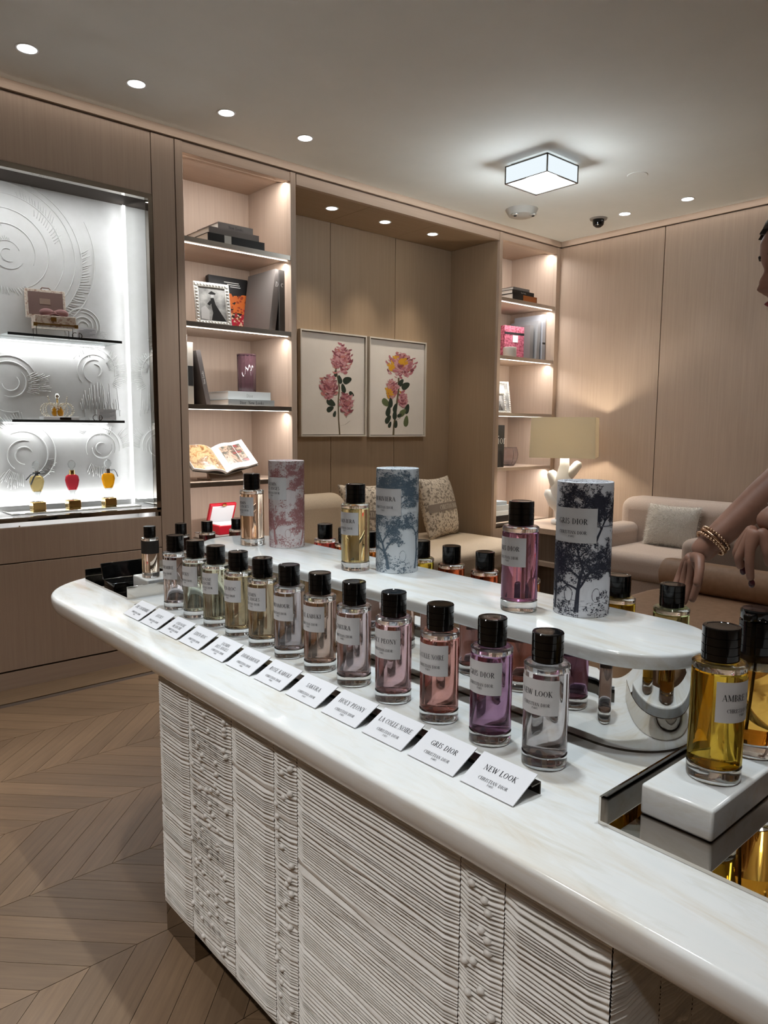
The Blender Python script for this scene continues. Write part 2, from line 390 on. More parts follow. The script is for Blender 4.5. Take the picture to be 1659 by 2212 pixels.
def relief():
    rng = random.Random(4); m = MB()
    def P(x, z, h=.0025): return (x, YB - h * .5, z)
    def ridge(pts, r=.0032): m.tube([P(*p) for p in pts], [r * (.35 + .65 * math.sin(math.pi * (i + .6) / (len(pts) + .2))) for i in range(len(pts))], 5, True)
    def arc(cx, cz, r0, r1, a0, a1, n=26, **k): ridge([(cx + (r0 + (r1 - r0) * i / n) * math.cos(R(a0 + (a1 - a0) * i / n)), cz + (r0 + (r1 - r0) * i / n) * math.sin(R(a0 + (a1 - a0) * i / n))) for i in range(n + 1)], **k)
    def hatch(cx, cz, r, a0, a1, n, l=.03):
        for i in range(n):
            a = R(a0 + (a1 - a0) * i / n) ; q = l * rng.uniform(.6, 1.2)
            ridge([(cx + (r + q * j / 3) * math.cos(a + .02 * j), cz + (r + q * j / 3) * math.sin(a + .02 * j)) for j in range(4)], r=.0019)
    c = (1.02, 2.03)
    for r0, r1, a0, a1 in ((.055, .075, 20, 330), (.12, .15, -20, 170), (.17, .22, -60, 140), (.25, .28, -40, 120), (.30, .33, -75, 110), (.34, .35, -65, 95), (.39, .42, -60, 30), (.02, .04, 60, 300)):
        arc(*c, r0, r1, a0, a1)
    hatch(*c, .125, 100, 178, 14); hatch(*c, .23, 20, 60, 12, .04); hatch(*c, .34, -45, 10, 26, .05); hatch(*c, .27, 40, 80, 14, .035); hatch(*c, .06, 80, 130, 7, .02); hatch(*c, .16, -120, -60, 14, .03)
    for cx, cz, k in ((1.41, 1.50, 1), (1.0, 1.42, 1.2), (1.05, 1.07, 1.3), (1.43, 1.10, .9), (1.36, 1.72, .8)):
        for j in range(4):
            a = rng.uniform(0, 360); arc(cx, cz, k * (.03 + .025 * j), k * (.035 + .028 * j), a, a + rng.uniform(120, 260))
        for j in range(4):
            a = rng.uniform(0, 360); hatch(cx, cz, k * rng.uniform(.07, .13), a, a + rng.uniform(30, 60), 12, .05)
    for i in range(26):
        x = 1.33 + .008 * i; ridge([(x, 1.44 - .12 * rng.random()), (x + .004, 1.36 - .1 * rng.random()), (x + .006, 1.30)], r=.0016)
    m.build('relief', PLASTER, bp_, smooth=True)
relief()
for z in (1.636, 1.241):
    s = bx('glass_shelf', glassmat('shelf_glass_%d' % (z * 100), (.95, .97, .97), .8, 0, 1.2), show, .945, 1.470, 3.655, YB, z - .008, z, .001)
    bx('shelf_edge', pm('shelf_edge_dark', (.02, .022, .022), .15), s, .945, 1.470, 3.648, 3.655, z - .010, z + .002)
    bx('light_strip', LEDW, s, .96, 1.46, YB - .014, YB - .004, z - .016, z - .010)
    lamp('AREA', 'shelf_lamp', (1.207, YB - .03, z - .02), .5, (.97, .99, 1), (1.207, YB - .015, 0), shape='RECTANGLE', size=.5, size_y=.02)
bx('light_strip', LEDW, show, X1 - .008, X1 - .002, YB - .010, YB - .002, .80, 2.40)
lamp('AREA', 'showcase_lamp', (1.575, YB - .05, 1.6), .65, (.97, .99, 1), (1.2, YB + .02, 1.6), shape='RECTANGLE', size=.02, size_y=1.5)
lamp('AREA', 'showcase_lamp', (.83, YB - .05, 1.6), .5, (.97, .99, 1), (1.2, YB + .02, 1.6), shape='RECTANGLE', size=.02, size_y=1.5)
lamp('AREA', 'showcase_lamp', (1.2, 3.80, 2.40), 2.0, (.97, .99, 1), (1.2, 3.90, 1.2), shape='RECTANGLE', size=.76, size_y=.03)
lamp('AREA', 'showcase_lamp', (1.2, 3.63, 2.33), 1.7, (.97, .99, 1), (1.2, 3.80, 1.2), shape='RECTANGLE', size=.74, size_y=.02)
lamp('AREA', 'showcase_lamp', (1.2, 3.85, .82), 1.1, (.97, .99, 1), (1.2, 3.88, 1.6), shape='RECTANGLE', size=.74, size_y=.02)
# drawers under it, the top one a lined tray
for z0, z1 in ((.590, .752), (.088, .585)):
    bx('drawer', OAK, show, .790, 1.612, YW - .004, YW + .015, z0, z1, .001)
bx('drawer_lining', WHITE, show, .80, 1.606, YW + .016, 3.86, .715, .722); bx('drawer_lining', WHITE, show, .80, 1.606, 3.80, 3.815, .722, .772)
bx('drawer_lining', WHITE, show, 1.590, 1.606, YW + .016, 3.80, .722, .772); bx('carcass', JOINT, show, .80, 1.606, YW + .02, 3.86, .09, .713)
lamp('AREA', 'drawer_lamp', (1.2, 3.70, .773), .35, NEUT, (1.2, 3.70, 0), shape='RECTANGLE', size=.75, size_y=.02)
t = thing('gold_bracelet', 'gold bangle lying in the open white drawer under the bottles', 'jewellery', (1.25, 3.585, .7225), 0)
MB().tube([(.03 * math.cos(a * .3142), .012 * math.sin(a * .3142), .022 + .0 * a) for a in range(21)], .004, 8).build('band', GOLD, t, smooth=True)
MB().box(-.016, .016, -.006, .006, 0, .020).build('rest', WHITE, t)
t = thing('gold_stand', 'tiny gold tripod stand at the left of the open white drawer', 'stand', (.935, 3.585, .7225), 0)
for k in (-1, 1): MB().tube([(0, 0, .026), (k * .012, 0, .02), (k * .022, 0, .0)], .0018, 6).build('leg', GOLD, t, smooth=True)
MB().tube([(0, 0, .024), (0, .0, .034)], .003, 8).build('hook', GOLD, t, smooth=True)

# ------------------------------------------------------------------ bookcases
SHELF = [2.19, 1.763, 1.334, .915, .482]
def bookcase(xa, xb, sl, sr, label):
    t = thing('bookcase', label, 'bookcase')
    bx('stile', OAK, t, xa - sl, xa, YW - .004, YW + .03, 0, 2.648, .001); bx('stile', OAK, t, xb, xb + sr, YW - .004, YW + .03, 0, 2.648, .001)
    bx('header', OAKH, t, xa, xb, YW, YW + .03, 2.597, 2.648)
    bx('side_panel', OAK, t, xa - .012, xa, YW + .03, 4.02, 0, 2.66); bx('side_panel', OAK, t, xb, xb + .012, YW + .03, 4.02, 0, 2.66)
    bx('back_panel', OAK, t, xa, xb, 4.02, 4.035, 0, 2.66); bx('top_panel', OAKH, t, xa, xb, YW + .03, 4.02, 2.62, 2.64)
    st = bx('light_cover', OAKH, t, xa, xb, YW + .045, YW + .075, 2.606, 2.62)
    bx('light_strip', LED, t, xa + .004, xb - .004, YW + .031, YW + .040, 2.606, 2.614)
    lamp('AREA', 'bookcase_lamp', ((xa + xb) / 2, YW + .045, 2.600), 2.7, (1, .98, .97), ((xa + xb) / 2, YW + .16, 2.2), shape='RECTANGLE', size=xb - xa - .02, size_y=.012)
    for i, z in enumerate(SHELF):
        s = bx('shelf', OAKH, t, xa, xb, YW + .026, 4.02, z - .020, z, .001)
        e = MB().box(xa, xb, YW, YW + .026, z - .0255, z - .001).build('metal_edge', STEEL, s)
        if i < 4:
            bx('light_strip', LED, s, xa + .004, xb - .004, YW + .027, YW + .034, z - .028, z - .021)
            lamp('AREA', 'bookcase_lamp', ((xa + xb) / 2, YW + .045, z - .038), 2.2, (1, .98, .97), ((xa + xb) / 2, YW + .15, z - .43), shape='RECTANGLE', size=xb - xa - .02, size_y=.012)
    m = (xa + xb) / 2
    bx('door', OAK, t, xa + .001, m - .0015, YW, YW + .02, .085, .448, .001); bx('door', OAK, t, m + .0015, xb - .001, YW, YW + .02, .085, .448, .001)
    return t
bookcase(1.780, 2.435, .040, .036, 'tall built-in bookcase with lit shelves, left of the two flower pictures')
bookcase(4.312, 4.985, .034, .050, 'narrow-looking built-in bookcase with lit shelves in the room corner, beside the table lamp')

# ------------------------------------------------------------------ serif lettering
_T, _t = .15, .055
def _g():
    l, a, s = (lambda *q: ('l',) + q), (lambda *q: ('a',) + q), (lambda *q: ('s',) + q)
    G = {}
    G['A'] = (.74, [l(.06, 0, .37, 1, _t), l(.37, 1, .66, 0, _T), l(.17, .33, .54, .33, _t), s(.06, 0, .09), s(.66, 0, .11)])
    G['B'] = (.62, [l(.14, 0, .14, 1, _T), a(.28, .76, .22, .24, -90, 90), a(.28, .26, .27, .26, -90, 90), l(.05, 1, .28, 1, _t), l(.14, .52, .28, .52, _t), l(.05, 0, .28, 0, _t)])
    G['C'] = (.70, [a(.38, .5, .33, .5, 42, 318), l(.63, .68, .65, .98, _t)])
    G['D'] = (.76, [l(.14, 0, .14, 1, _T), a(.30, .5, .38, .5, -90, 90), l(.05, 1, .30, 1, _t), l(.05, 0, .30, 0, _t)])
    G['E'] = (.62, [l(.14, 0, .14, 1, _T), l(.05, 1, .54, 1, _t), l(.14, .52, .42, .52, _t), l(.05, 0, .56, 0, _t), l(.54, 1, .54, .82, _t), l(.57, 0, .57, .2, _t), l(.42, .42, .42, .62, _t)])
    G['G'] = (.76, [a(.38, .5, .33, .5, 42, 330), l(.64, .06, .64, .42, _T), s(.64, .42, .13), l(.63, .72, .65, .98, _t)])
    G['H'] = (.78, [l(.14, 0, .14, 1, _T), l(.62, 0, .62, 1, _T), l(.14, .5, .62, .5, _t)] + [s(x, y, .12) for x in (.14, .62) for y in (0, 1)])
    G['I'] = (.32, [l(.16, 0, .16, 1, _T), s(.16, 0, .12), s(.16, 1, .12)])
    G['J'] = (.38, [l(.22, .08, .22, 1, _T), a(.08, .06, .14, .2, -90, 0), s(.22, 1, .12)])
    G['K'] = (.70, [l(.14, 0, .14, 1, _T), l(.16, .42, .56, 1, _t), l(.28, .56, .62, 0, _T), s(.14, 0, .12), s(.14, 1, .12), s(.58, 1, .1), s(.62, 0, .1)])
    G['L'] = (.58, [l(.14, 0, .14, 1, _T), l(.05, 0, .54, 0, _t), l(.54, 0, .54, .22, _t), s(.14, 1, .12)])
    G['M'] = (.94, [l(.12, 0, .12, 1, _t), l(.14, 1, .46, .05, _T), l(.46, .05, .78, 1, _t), l(.80, 0, .80, 1, _T), s(.12, 0, .1), s(.80, 0, .12), s(.08, 1, .08), s(.84, 1, .08)])
    G['N'] = (.78, [l(.12, 0, .12, 1, _t), l(.12, 1, .65, 0, _T), l(.65, 0, .65, 1, _t), s(.12, 0, .1), s(.65, 1, .1), s(.08, 1, .08)])
    G['O'] = (.80, [a(.40, .5, .34, .5, 0, 360)])
    G['P'] = (.60, [l(.14, 0, .14, 1, _T), a(.28, .74, .26, .26, -90, 90), l(.05, 1, .28, 1, _t), l(.14, .48, .28, .48, _t), s(.14, 0, .12)])
    G['R'] = (.68, G['P'][1] + [l(.30, .48, .60, 0, _T), s(.61, 0, .09)])
    G['S'] = (.54, [a(.27, .75, .19, .25, 25, 270, .10), a(.27, .25, .21, .25, 90, -155, .10)])
    G['T'] = (.68, [l(.34, 0, .34, 1, _T), l(.04, 1, .64, 1, _t), l(.04, 1, .04, .82, _t), l(.64, 1, .64, .82, _t), s(.34, 0, .12)])
    G['U'] = (.72, [l(.13, .3, .13, 1, _T), a(.36, .3, .23, .3, 180, 360), l(.59, .3, .59, 1, _t), s(.13, 1, .12), s(.59, 1, .1)])
    G['V'] = (.70, [l(.06, 1, .36, 0, _T), l(.36, 0, .64, 1, _t), s(.08, 1, .1), s(.64, 1, .09)])
    G['W'] = (1.0, [l(.05, 1, .29, 0, _T), l(.29, 0, .50, 1, _t), l(.48, 1, .72, 0, _T), l(.72, 0, .94, 1, _t), s(.06, 1, .1), s(.94, 1, .08)])
    G['Y'] = (.68, [l(.06, 1, .34, .48, _T), l(.34, .48, .62, 1, _t), l(.34, 0, .34, .5, _T), s(.08, 1, .1), s(.62, 1, .08), s(.34, 0, .12)])
    G['-'] = (.36, [l(.06, .38, .30, .38, .09)]); G[' '] = (.34, [])
    G['i'] = (.28, [l(.14, 0, .14, .64, _T), l(.14, .80, .14, .94, _T), s(.14, 0, .11)])
    G['o'] = (.60, [a(.30, .32, .25, .33, 0, 360)])
    G['r'] = (.46, [l(.14, 0, .14, .64, _T), a(.32, .42, .16, .22, 40, 170), s(.14, 0, .12)])
    G['e'] = (.54, [a(.28, .32, .24, .33, 0, 320), l(.06, .34, .52, .34, _t)])
    G['w'] = (.84, [l(.05, .64, .24, 0, _T), l(.24, 0, .42, .64, _t), l(.40, .64, .60, 0, _T), l(.60, 0, .78, .64, _t)])
    G['k'] = (.58, [l(.14, 0, .14, 1, _T), l(.16, .26, .44, .64, _t), l(.24, .38, .52, 0, _T), s(.14, 0, .11)])
    G['s'] = (.44, [a(.22, .48, .15, .17, 25, 270, .08), a(.22, .16, .17, .17, 90, -155, .08)])
    return G
GL = _g()
def text_width(tx): return sum(GL[c][0] + .08 for c in tx) - .08
def text2d(tx, h, cx=0, cy=0, maxw=None, bold=1.0):
    """quads of a line of serif capitals, cap height h, centred on (cx, cy at half height)"""
    k = h; W = text_width(tx) * k; sx = 1.0
    if maxw and W > maxw: sx = maxw / W; W = maxw
    x = cx - W / 2; y = cy - h / 2; out = []
    for c in tx:
        wd, st = GL[c]
        for q in st:
            if q[0] == 'l':
                _, x0, y0, x1, y1, th = q; dx, dy = x1 - x0, y1 - y0; L = math.hypot(dx, dy) or 1; th *= bold
                if abs(dx) > abs(dy) * 3: nx, ny = 0, th / 2
                else: nx, ny = th / 2, 0
                P = [(x0 + nx, y0 + ny), (x0 - nx, y0 - ny), (x1 - nx, y1 - ny), (x1 + nx, y1 + ny)]
                out.append([(x + a * k * sx, y + b * k) for a, b in P])
            elif q[0] == 's':
                _, a, b, hw = q; P = [(a - hw, b - .028), (a + hw, b - .028), (a + hw, b + .028), (a - hw, b + .028)]
                out.append([(x + u * k * sx, y + v * k) for u, v in P])
            else:
                _, a, b, rx, ry, a0, a1 = q[:7]; fix = q[7] if len(q) > 7 else None
                n = max(4, int(abs(a1 - a0) / 26)); ring = []
                for i in range(n + 1):
                    t = R(a0 + (a1 - a0) * i / n); th = (fix or (_t + (_T - _t) * abs(math.cos(t)))) * bold
                    ca, sa = math.cos(t), math.sin(t)
                    ring.append(((a + (rx + th * .25) * ca, b + (ry + (.0 if fix is None else th * .25)) * sa), (a + (rx - th * .75) * ca, b + (ry - (_t if fix is None else th * .75)) * sa)))
                for i in range(n):
                    P = [ring[i][0], ring[i + 1][0], ring[i + 1][1], ring[i][1]]
                    out.append([(x + u * k * sx, y + v * k) for u, v in P])
        x += (wd + .08) * k * sx
    return out
def quads_mesh(name, quads, fn, mat, parent):
    m = MB()
    for q in quads: n = len(q); m.add([fn(*p) for p in q], [tuple(range(n))])
    return m.build(name, mat, parent)
def product_text(lines, h, w, sub=True):
    """name line(s) with the house name below, inside a patch of height h and width w centred on 0,0"""
    q = []
    if len(lines) == 1: q += text2d(lines[0], h * .155, 0, h * .12, w * .80)
    else:
        for i, L in enumerate(lines): q += text2d(L, h * .135, 0, h * (.20 - .19 * i), w * .8)
    q += text2d('CHRISTIAN DIOR', h * .092, 0, -h * .20, w * .62); q += text2d('PARIS', h * .055, 0, -h * .31, w * .2)
    return q

# ------------------------------------------------------------------ the counter
ZT = .710; CX0, CX1, CY0, CY1 = .657, 1.560, -.53, 2.487
def slab(x0, x1, y0, y1, r, prof, n):
    m = MB(); rings = [rrect(x0 + i, x1 - i, y0 + i, y1 - i, max(r - i, .004), n) for i, z in prof]; N = len(rings[0])
    for (i, z), P in zip(prof, rings): m.v += [(x, y, z) for x, y in P]
    for k in range(len(prof) - 1):
        for j in range(N): m.f.append((k * N + j, k * N + (j + 1) % N, (k + 1) * N + (j + 1) % N, (k + 1) * N + j))
    m.f.append(tuple(reversed(range(N)))); m.f.append(tuple(range((len(prof) - 1) * N, len(prof) * N)))
    return m
rad = .030
prof = [(.055, ZT - .060)] + [(.035 * (1 - math.cos(R(a))), ZT - .012 - .048 * math.sin(R(a))) for a in range(90, -1, -10)] + [(.010 * (1 - math.cos(R(a))), ZT - .010 * (1 - math.sin(R(a)))) for a in range(15, 91, 15)]
top = slab(CX0, CX1, CY0, CY1, .30, prof, 14).build('countertop', MARBLE, None, smooth='auto')
tag(top, 'long white onyx countertop with rounded end and soft bullnose edge', 'countertop')

base = thing('counter_base', 'white counter base clad in ribbed relief panels on mirrored feet', 'counter')
PX, PZ0, PZ1 = .694, .075, .650
RIB = noisemat('relief_plaster', (.74, .72, .68), (.82, .81, .78), 26, .40, 4)
bx('core', pm('core_dark', (.05, .04, .03), .8), base, PX + .016, 1.50, .40, 1.565, .075, .649)
rngp = random.Random(11)
def vnoise(seed):
    rg = random.Random(seed); T = [[rg.uniform(-1, 1) for _ in range(64)] for _ in range(64)]
    def f(x, y):
        xi, yi = math.floor(x), math.floor(y); fx, fy = x - xi, y - yi; fx = fx * fx * (3 - 2 * fx); fy = fy * fy * (3 - 2 * fy)
        g = lambda i, j: T[i % 64][j % 64]
        return (g(xi, yi) * (1 - fx) + g(xi + 1, yi) * fx) * (1 - fy) + (g(xi, yi + 1) * (1 - fx) + g(xi + 1, yi + 1) * fx) * fy
    return f
def rib_panel(u0, u1, slope, seed, place, beads=0, pitch=.0066):
    """a panel of wavy cast ribs: u runs along the panel, place(u, z, h) gives the point at height h off the face"""
    nz = 560; nu = max(4, int((u1 - u0) / .022)); f = vnoise(seed); g2 = vnoise(seed + 7); m = MB()
    for i in range(nu + 1):
        u = u0 + (u1 - u0) * i / nu
        for k in range(nz + 1):
            z = PZ0 + (PZ1 - PZ0) * k / nz
            ph = (z + slope * (u - u0)) / pitch + 1.3 * f(u * .9, z * 30) + .55 * f(u * 2.6 + 5, z * 90) + .12 * f(u * 14, z * 140)
            amp = .0029 + .0019 * (.5 + .5 * g2(u * 2.2, z * 60))
            c = .5 + .5 * math.cos(2 * math.pi * ph)
            h = amp * 2 * (c ** .75)
            if i in (0, nu): h *= .15
            h *= min(1, .12 + k / 22, .12 + (nz - k) / 22)
            m.v.append(place(u, z, h))
    for i in range(nu):
        for k in range(nz):
            a = i * (nz + 1) + k; m.f.append((a, a + nz + 1, a + nz + 2, a + 1))
    o = m.build('ribbed_panel', RIB, base, smooth=True)
    if beads:
        rg = random.Random(seed + 3); bm = MB().ball((0, 0, 0), .0066, .0068, .0056, 10, 6); me = None
        for b in range(beads):
            u = u0 + .012 + (u1 - u0 - .024) * rg.random(); z = PZ0 + .02 + (PZ1 - PZ0 - .04) * (b + rg.random() * .8) / beads
            p = place(u, z, .0052)
            if me is None:
                ob = bm.build('bead', RIB, o, smooth=True); ob.location = p; me = ob.data
            else: ob = inst('bead', me, o, p)
            if p[1] < .40: ob.rotation_euler = (0, 0, math.pi / 2)
    return o
front = lambda u, z, h: (PX - h, u, z)
seams = [(1.427, 1.575, 0, 0), (1.238, 1.427, .05, 62), (1.084, 1.238, 0, 0), (1.009, 1.084, .04, 26), (.620, 1.009, 0, 0), (.543, .620, .03, 30), (.390, .543, 0, 0)]
for i, (a, b, sl, nb) in enumerate(seams): rib_panel(a + .0006, b - .0006, sl, 20 + i, front, nb)
endf = lambda u, z, h: (u, .390 - h, z)
for i, (a, b, nb) in enumerate(((PX, .812, 0), (.812, .905, 26), (.905, 1.29, 0), (1.29, 1.388, 0), (1.388, 1.506, 0))): rib_panel(a + .0006, b - .0006, 0, 40 + i, endf, nb)
bx('end_panel', RIB, base, PX + .002, 1.506, 1.565, 1.575, PZ0, PZ1); bx('back_panel', RIB, base, 1.496, 1.506, .395, 1.57, PZ0, PZ1)
for y0, y1 in ((1.425, 1.570), (.395, .54)):
    for x0, x1 in ((PX + .001, .80), (1.40, 1.504)): bx('mirror_foot', BRONZE, base, x0, x1, y0, y1, 0, PZ0)
bx('recessed_plinth', pm('plinth_toe_shadow', (.03, .024, .02), .6), base, .80, 1.40, .54, 1.425, 0, PZ0)  # plinth coloured near black to stand for the toe shadow under the base

# riser on mirrored plinth
rs = thing('display_riser', 'raised white onyx shelf with rounded ends on a mirrored base', 'riser', (0, 0, 0))
RZ = .878; RX, RR, RY0, RY1 = 1.112, .128, .617, 1.873
e = .006; prof = [(e, RZ - .026)] + [(e * (1 - math.sin(R(a))), RZ - .026 + e * (1 - math.cos(R(a)))) for a in range(30, 91, 30)] + [(e * (1 - math.cos(R(a))), RZ - e * (1 - math.sin(R(a)))) for a in range(0, 91, 30)]
slab(RX - RR, RX + RR, RY0 - RR, RY1 + RR, RR - .0005, prof, 20).build('onyx_shelf', MARBLE, rs, smooth='auto')
MB().prism(stadium(RX, RY0, RY1, .104, 32), ZT + .003, RZ - .0265).build('mirrored_base', MIRROR, rs, smooth='auto')
MB().prism(stadium(RX, RY0, RY1, .105, 32), ZT, ZT + .003).build('base_gasket', DSTEEL, rs)

# ------------------------------------------------------------------ perfume bottles
BR, BH = .0345, .207
def bottle_meshes():
    D = {}
    def mk(n, m, mat, smooth='auto'):
        o = m.build(n, mat, None, smooth=smooth); me = o.data; bpy.data.objects.remove(o); D[n] = me
    mk('glass_foot', MB().lathe([(0, .0012), (BR - .008, .0012), (BR - .0045, 0), (BR - .001, .0012), (BR, .004), (BR, .0195), (BR - .002, .0208), (.010, .0185), (0, .018)], 48), GLASS)
    mk('liquid', MB().lathe([(0, .0190), (.010, .0195), (BR - .002, .0216), (BR - .0004, .024), (BR - .0004, .1480), (BR - .0016, .1496), (0, .1496)], 48), GLASS)
    mk('shoulder', MB().lathe([(0, .1502), (BR - .001, .1502), (BR, .152), (BR, .1575), (BR - .003, .1605), (.018, .1615), (0, .1615)], 48), GLASS)
    cap = [(0, .1615), (.0225, .1615), (.0236, .1625)]
    for z in (.172, .183, .194): cap += [(.0238, z - .0008), (.0228, z - .0004), (.0228, z + .0004), (.0238, z + .0008)]
    cap += [(.0238, .2052), (.0228, .2066), (.0190, .2068), (.0182, .2062), (0, .2058)]
    mk('cap', MB().lathe(cap, 40), BLACK)
    D['dip_tube'] = None
    return D
BM = bottle_meshes()
def liquid_mat(name, rgb): return glassmat('perfume_' + name, tuple(c ** .40 for c in srgb(*rgb)[:3]), .06, 0, 1.36)
def cyl(r, phi):
    return lambda x, y: (-(r) * math.cos(phi + x / r), -(r) * math.sin(phi + x / r), y)
def wrap_patch(name, mat, parent, r, phi, wdt, z0, z1, n=20):
    f = cyl(r, phi); m = MB()
    vs = []
    for i in range(n + 1):
        x = -wdt / 2 + wdt * i / n; vs += [f(x, z0), f(x, z1)]
    m.add(vs, [(2 * i, 2 * i + 2, 2 * i + 3, 2 * i + 1) for i in range(n)])
    return m.build(name, mat, parent, smooth=True)
def bottle(label, group, loc, liq, lines=None, phi=R(8), sc_=1.0, band=None, lw=.0735, tube_side=1):
    t = thing('perfume_bottle', label, 'perfume bottle', loc, 0, group)
    for n in ('glass_foot', 'liquid', 'shoulder', 'cap'):
        o = inst(n, BM[n], t)
        if n == 'liquid': o.material_slots[0].link = 'OBJECT'; o.material_slots[0].material = liq
    if lines:
        lb = wrap_patch('label', LABEL, t, BR + .0003, phi, lw, .087, .141)
        f = cyl(BR + .0006, phi)
        quads_mesh('lettering', product_text(lines, .054, lw), lambda x, y: f(x, y + .114), INK, lb)
    if band: wrap_patch('label_band', band, t, BR + .0003, phi, .19, .098, .150, 40)
    t.scale = (sc_,) * 3
    return t
ROWY = [.630, .738, .855, .975, 1.092, 1.206, 1.320, 1.430, 1.540, 1.652, 1.764, 1.884]
FR = [('NEW LOOK', ['NEW LOOK'], (232, 224, 226), 'colourless perfume in a black-capped bottle'), ('GRIS DIOR', ['GRIS DIOR'], (176, 128, 168), 'violet perfume in a black-capped bottle in the front row'),
      ('LA COLLE NOIRE', ['LA COLLE NOIRE'], (232, 158, 148), 'coral pink perfume in a black-capped bottle'), ('HOLY PEONY', ['HOLY PEONY'], (238, 190, 198), 'rose pink perfume in a black-capped bottle'),
      ('SAKURA', ['SAKURA'], (238, 214, 220), 'very pale pink perfume in a black-capped bottle'), ('ROSE KABUKI', ['ROSE KABUKI'], (242, 208, 192), 'peach perfume in a black-capped bottle'),
      ('DIORAMOUR', ['DIORAMOUR'], (234, 222, 228), 'faint lilac perfume in a black-capped bottle'), ('JASMIN DES ANGES', ['JASMIN', 'DES ANGES'], (240, 216, 178), 'pale apricot perfume in a front-row bottle'),
      ('EDEN-ROC', ['EDEN-ROC'], (240, 220, 176), 'pale straw perfume in a black-capped bottle'), ('COLOGNE BLANCHE', ['COLOGNE', 'BLANCHE'], (232, 232, 200), 'greenish cream perfume in a black-capped bottle'),
      ('LUCKY', ['LUCKY'], (226, 234, 216), 'nearly clear green perfume in a black-capped bottle'), ('CACHEMIRE', ['CACHEMIRE'], (230, 224, 230), 'nearly clear perfume, far end of the front row')]
for (nm, ln, col, desc), y in zip(FR, ROWY):
    bottle(desc + ' labelled ' + nm, 'front row of perfume bottles', (.890, y, ZT), liquid_mat(nm.replace(' ', '_'), col), ln)
bottle('pale gold perfume bottle on the riser labelled JASMIN DES ANGES', 'bottles on the riser', (1.095, 1.811, RZ), liquid_mat('jasmin', (244, 216, 190)), ['JASMIN', 'DES ANGES'], R(5))
bottle('pale yellow-green perfume bottle on the riser labelled DIORIVIERA', 'bottles on the riser', (1.094, 1.338, RZ), liquid_mat('dioriviera', (238, 236, 176)), ['DIORIVIERA'], R(2))
bottle('violet perfume bottle on the riser labelled GRIS DIOR', 'bottles on the riser', (1.086, .838, RZ), liquid_mat('gris', (190, 132, 178)), ['GRIS DIOR'], R(-5))
BACK = [(.672, (214, 226, 160), 'pale green perfume bottle behind the riser, nearest the hand'), (.788, (196, 158, 40), 'dark yellow perfume bottle behind the riser, right of the grey toile tube'),
        (.905, (214, 120, 140), 'pink perfume bottle behind the violet bottle on the riser'), (1.03, (170, 110, 60), 'amber perfume bottle hidden behind the violet riser bottle'),
        (1.155, (190, 84, 50), 'orange red perfume bottle behind the riser, beside the violet riser bottle'), (1.268, (176, 78, 44), 'red brown perfume bottle behind the riser, middle of the back row'),
        (1.379, (206, 186, 60), 'olive yellow perfume bottle behind the blue toile tube'), (1.49, (160, 96, 50), 'brown perfume bottle between the riser bottle and blue toile tube'),
        (1.60, (190, 110, 50), 'amber perfume bottle seen through the yellow-green riser bottle'), (1.706, (176, 84, 44), 'dark amber perfume bottle in the back row, beside the red one'),
        (1.812, (214, 84, 80), 'red perfume bottle in the back row, right of the pink toile tube')]
for y, col, l in BACK: bottle(l, 'back row of perfume bottles', (1.358, y, ZT), liquid_mat('back_%d' % (y * 1000), col), None)

# ------------------------------------------------------------------ name cards on their rail
rail = thing('card_rail', 'slim dark metal rail that holds the row of name cards', 'rail', (0, 0, 0))
MB().box(.785, .806, .574, 1.925, ZT + .0165, ZT + .0182).build('rail_top', DSTEEL, rail); MB().box(.804, .806, .574, 1.925, ZT, ZT + .0165).build('rail_web', DSTEEL, rail)
CY = [.576, .687, .799, .913, 1.028, 1.142, 1.256, 1.368, 1.480, 1.590, 1.702, 1.811]
CN = [['NEW LOOK'], ['GRIS DIOR'], ['LA COLLE NOIRE'], ['HOLY PEONY'], ['SAKURA'], ['ROSE KABUKI'], ['DIORAMOUR'], ['JASMIN', 'DES ANGES'], ['EDEN-ROC'], ['COLOGNE', 'BLANCHE'], ['LUCKY'], ['THE CACHEMIRE']]
tilt = math.atan2(.0275, .054)
for y, ln in zip(CY, CN):
    t = thing('name_card', 'small white card printed ' + ' '.join(ln) + ' leaning on the metal rail', 'card', (.747, y + .0485, ZT + .0012), -math.pi / 2, 'name cards along the counter edge')
    cd = MB().box(-.0485, .0485, 0, .0605, 0, .0014).build('card', CARD, t); cd.rotation_euler = (tilt, 0, 0)
    q = product_text(ln, .0605, .097)
    quads_mesh('lettering', q, lambda x, yy: (x, yy + .030, .0017), INK, cd)

# ------------------------------------------------------------------ trays with blocks
def tray(x0, x1, y0, y1, label):
    t = thing('mirror_tray', label, 'tray', ((x0 + x1) / 2, (y0 + y1) / 2, ZT)); o = ((x0 + x1) / 2, (y0 + y1) / 2, ZT)
    TM = pm('tray_mirror', (.66, .62, .57), .02, 1)
    MB().box(x0, x1, y0, y1, ZT, ZT + .005).build('tray_floor', TM, t, off=o)
    for a, b in ((y0, y0 + .003), (y1 - .003, y1)): MB().box(x0, x1, a, b, ZT + .005, ZT + .037).build('tray_end', TM, t, off=o)
tray(.800, 1.400, .122, .479, 'mirrored metal tray at the near end of the counter, under the amber bottle')
tray(.821, 1.400, 2.062, 2.412, 'mirrored metal tray at the far rounded end of the counter')
def block(x0, x1, y0, y1, z1, label):
    o = MB().box(x0, x1, y0, y1, ZT + .005, z1).build('marble_block', MARBLE, None, bevel=.004, seg=3); tag(o, label, 'block')
block(.856, 1.34, .357, .452, .757, 'white marble block on the near mirrored tray')
block(.893, 1.34, 2.085, 2.195, .754, 'white marble block on the far mirrored tray')
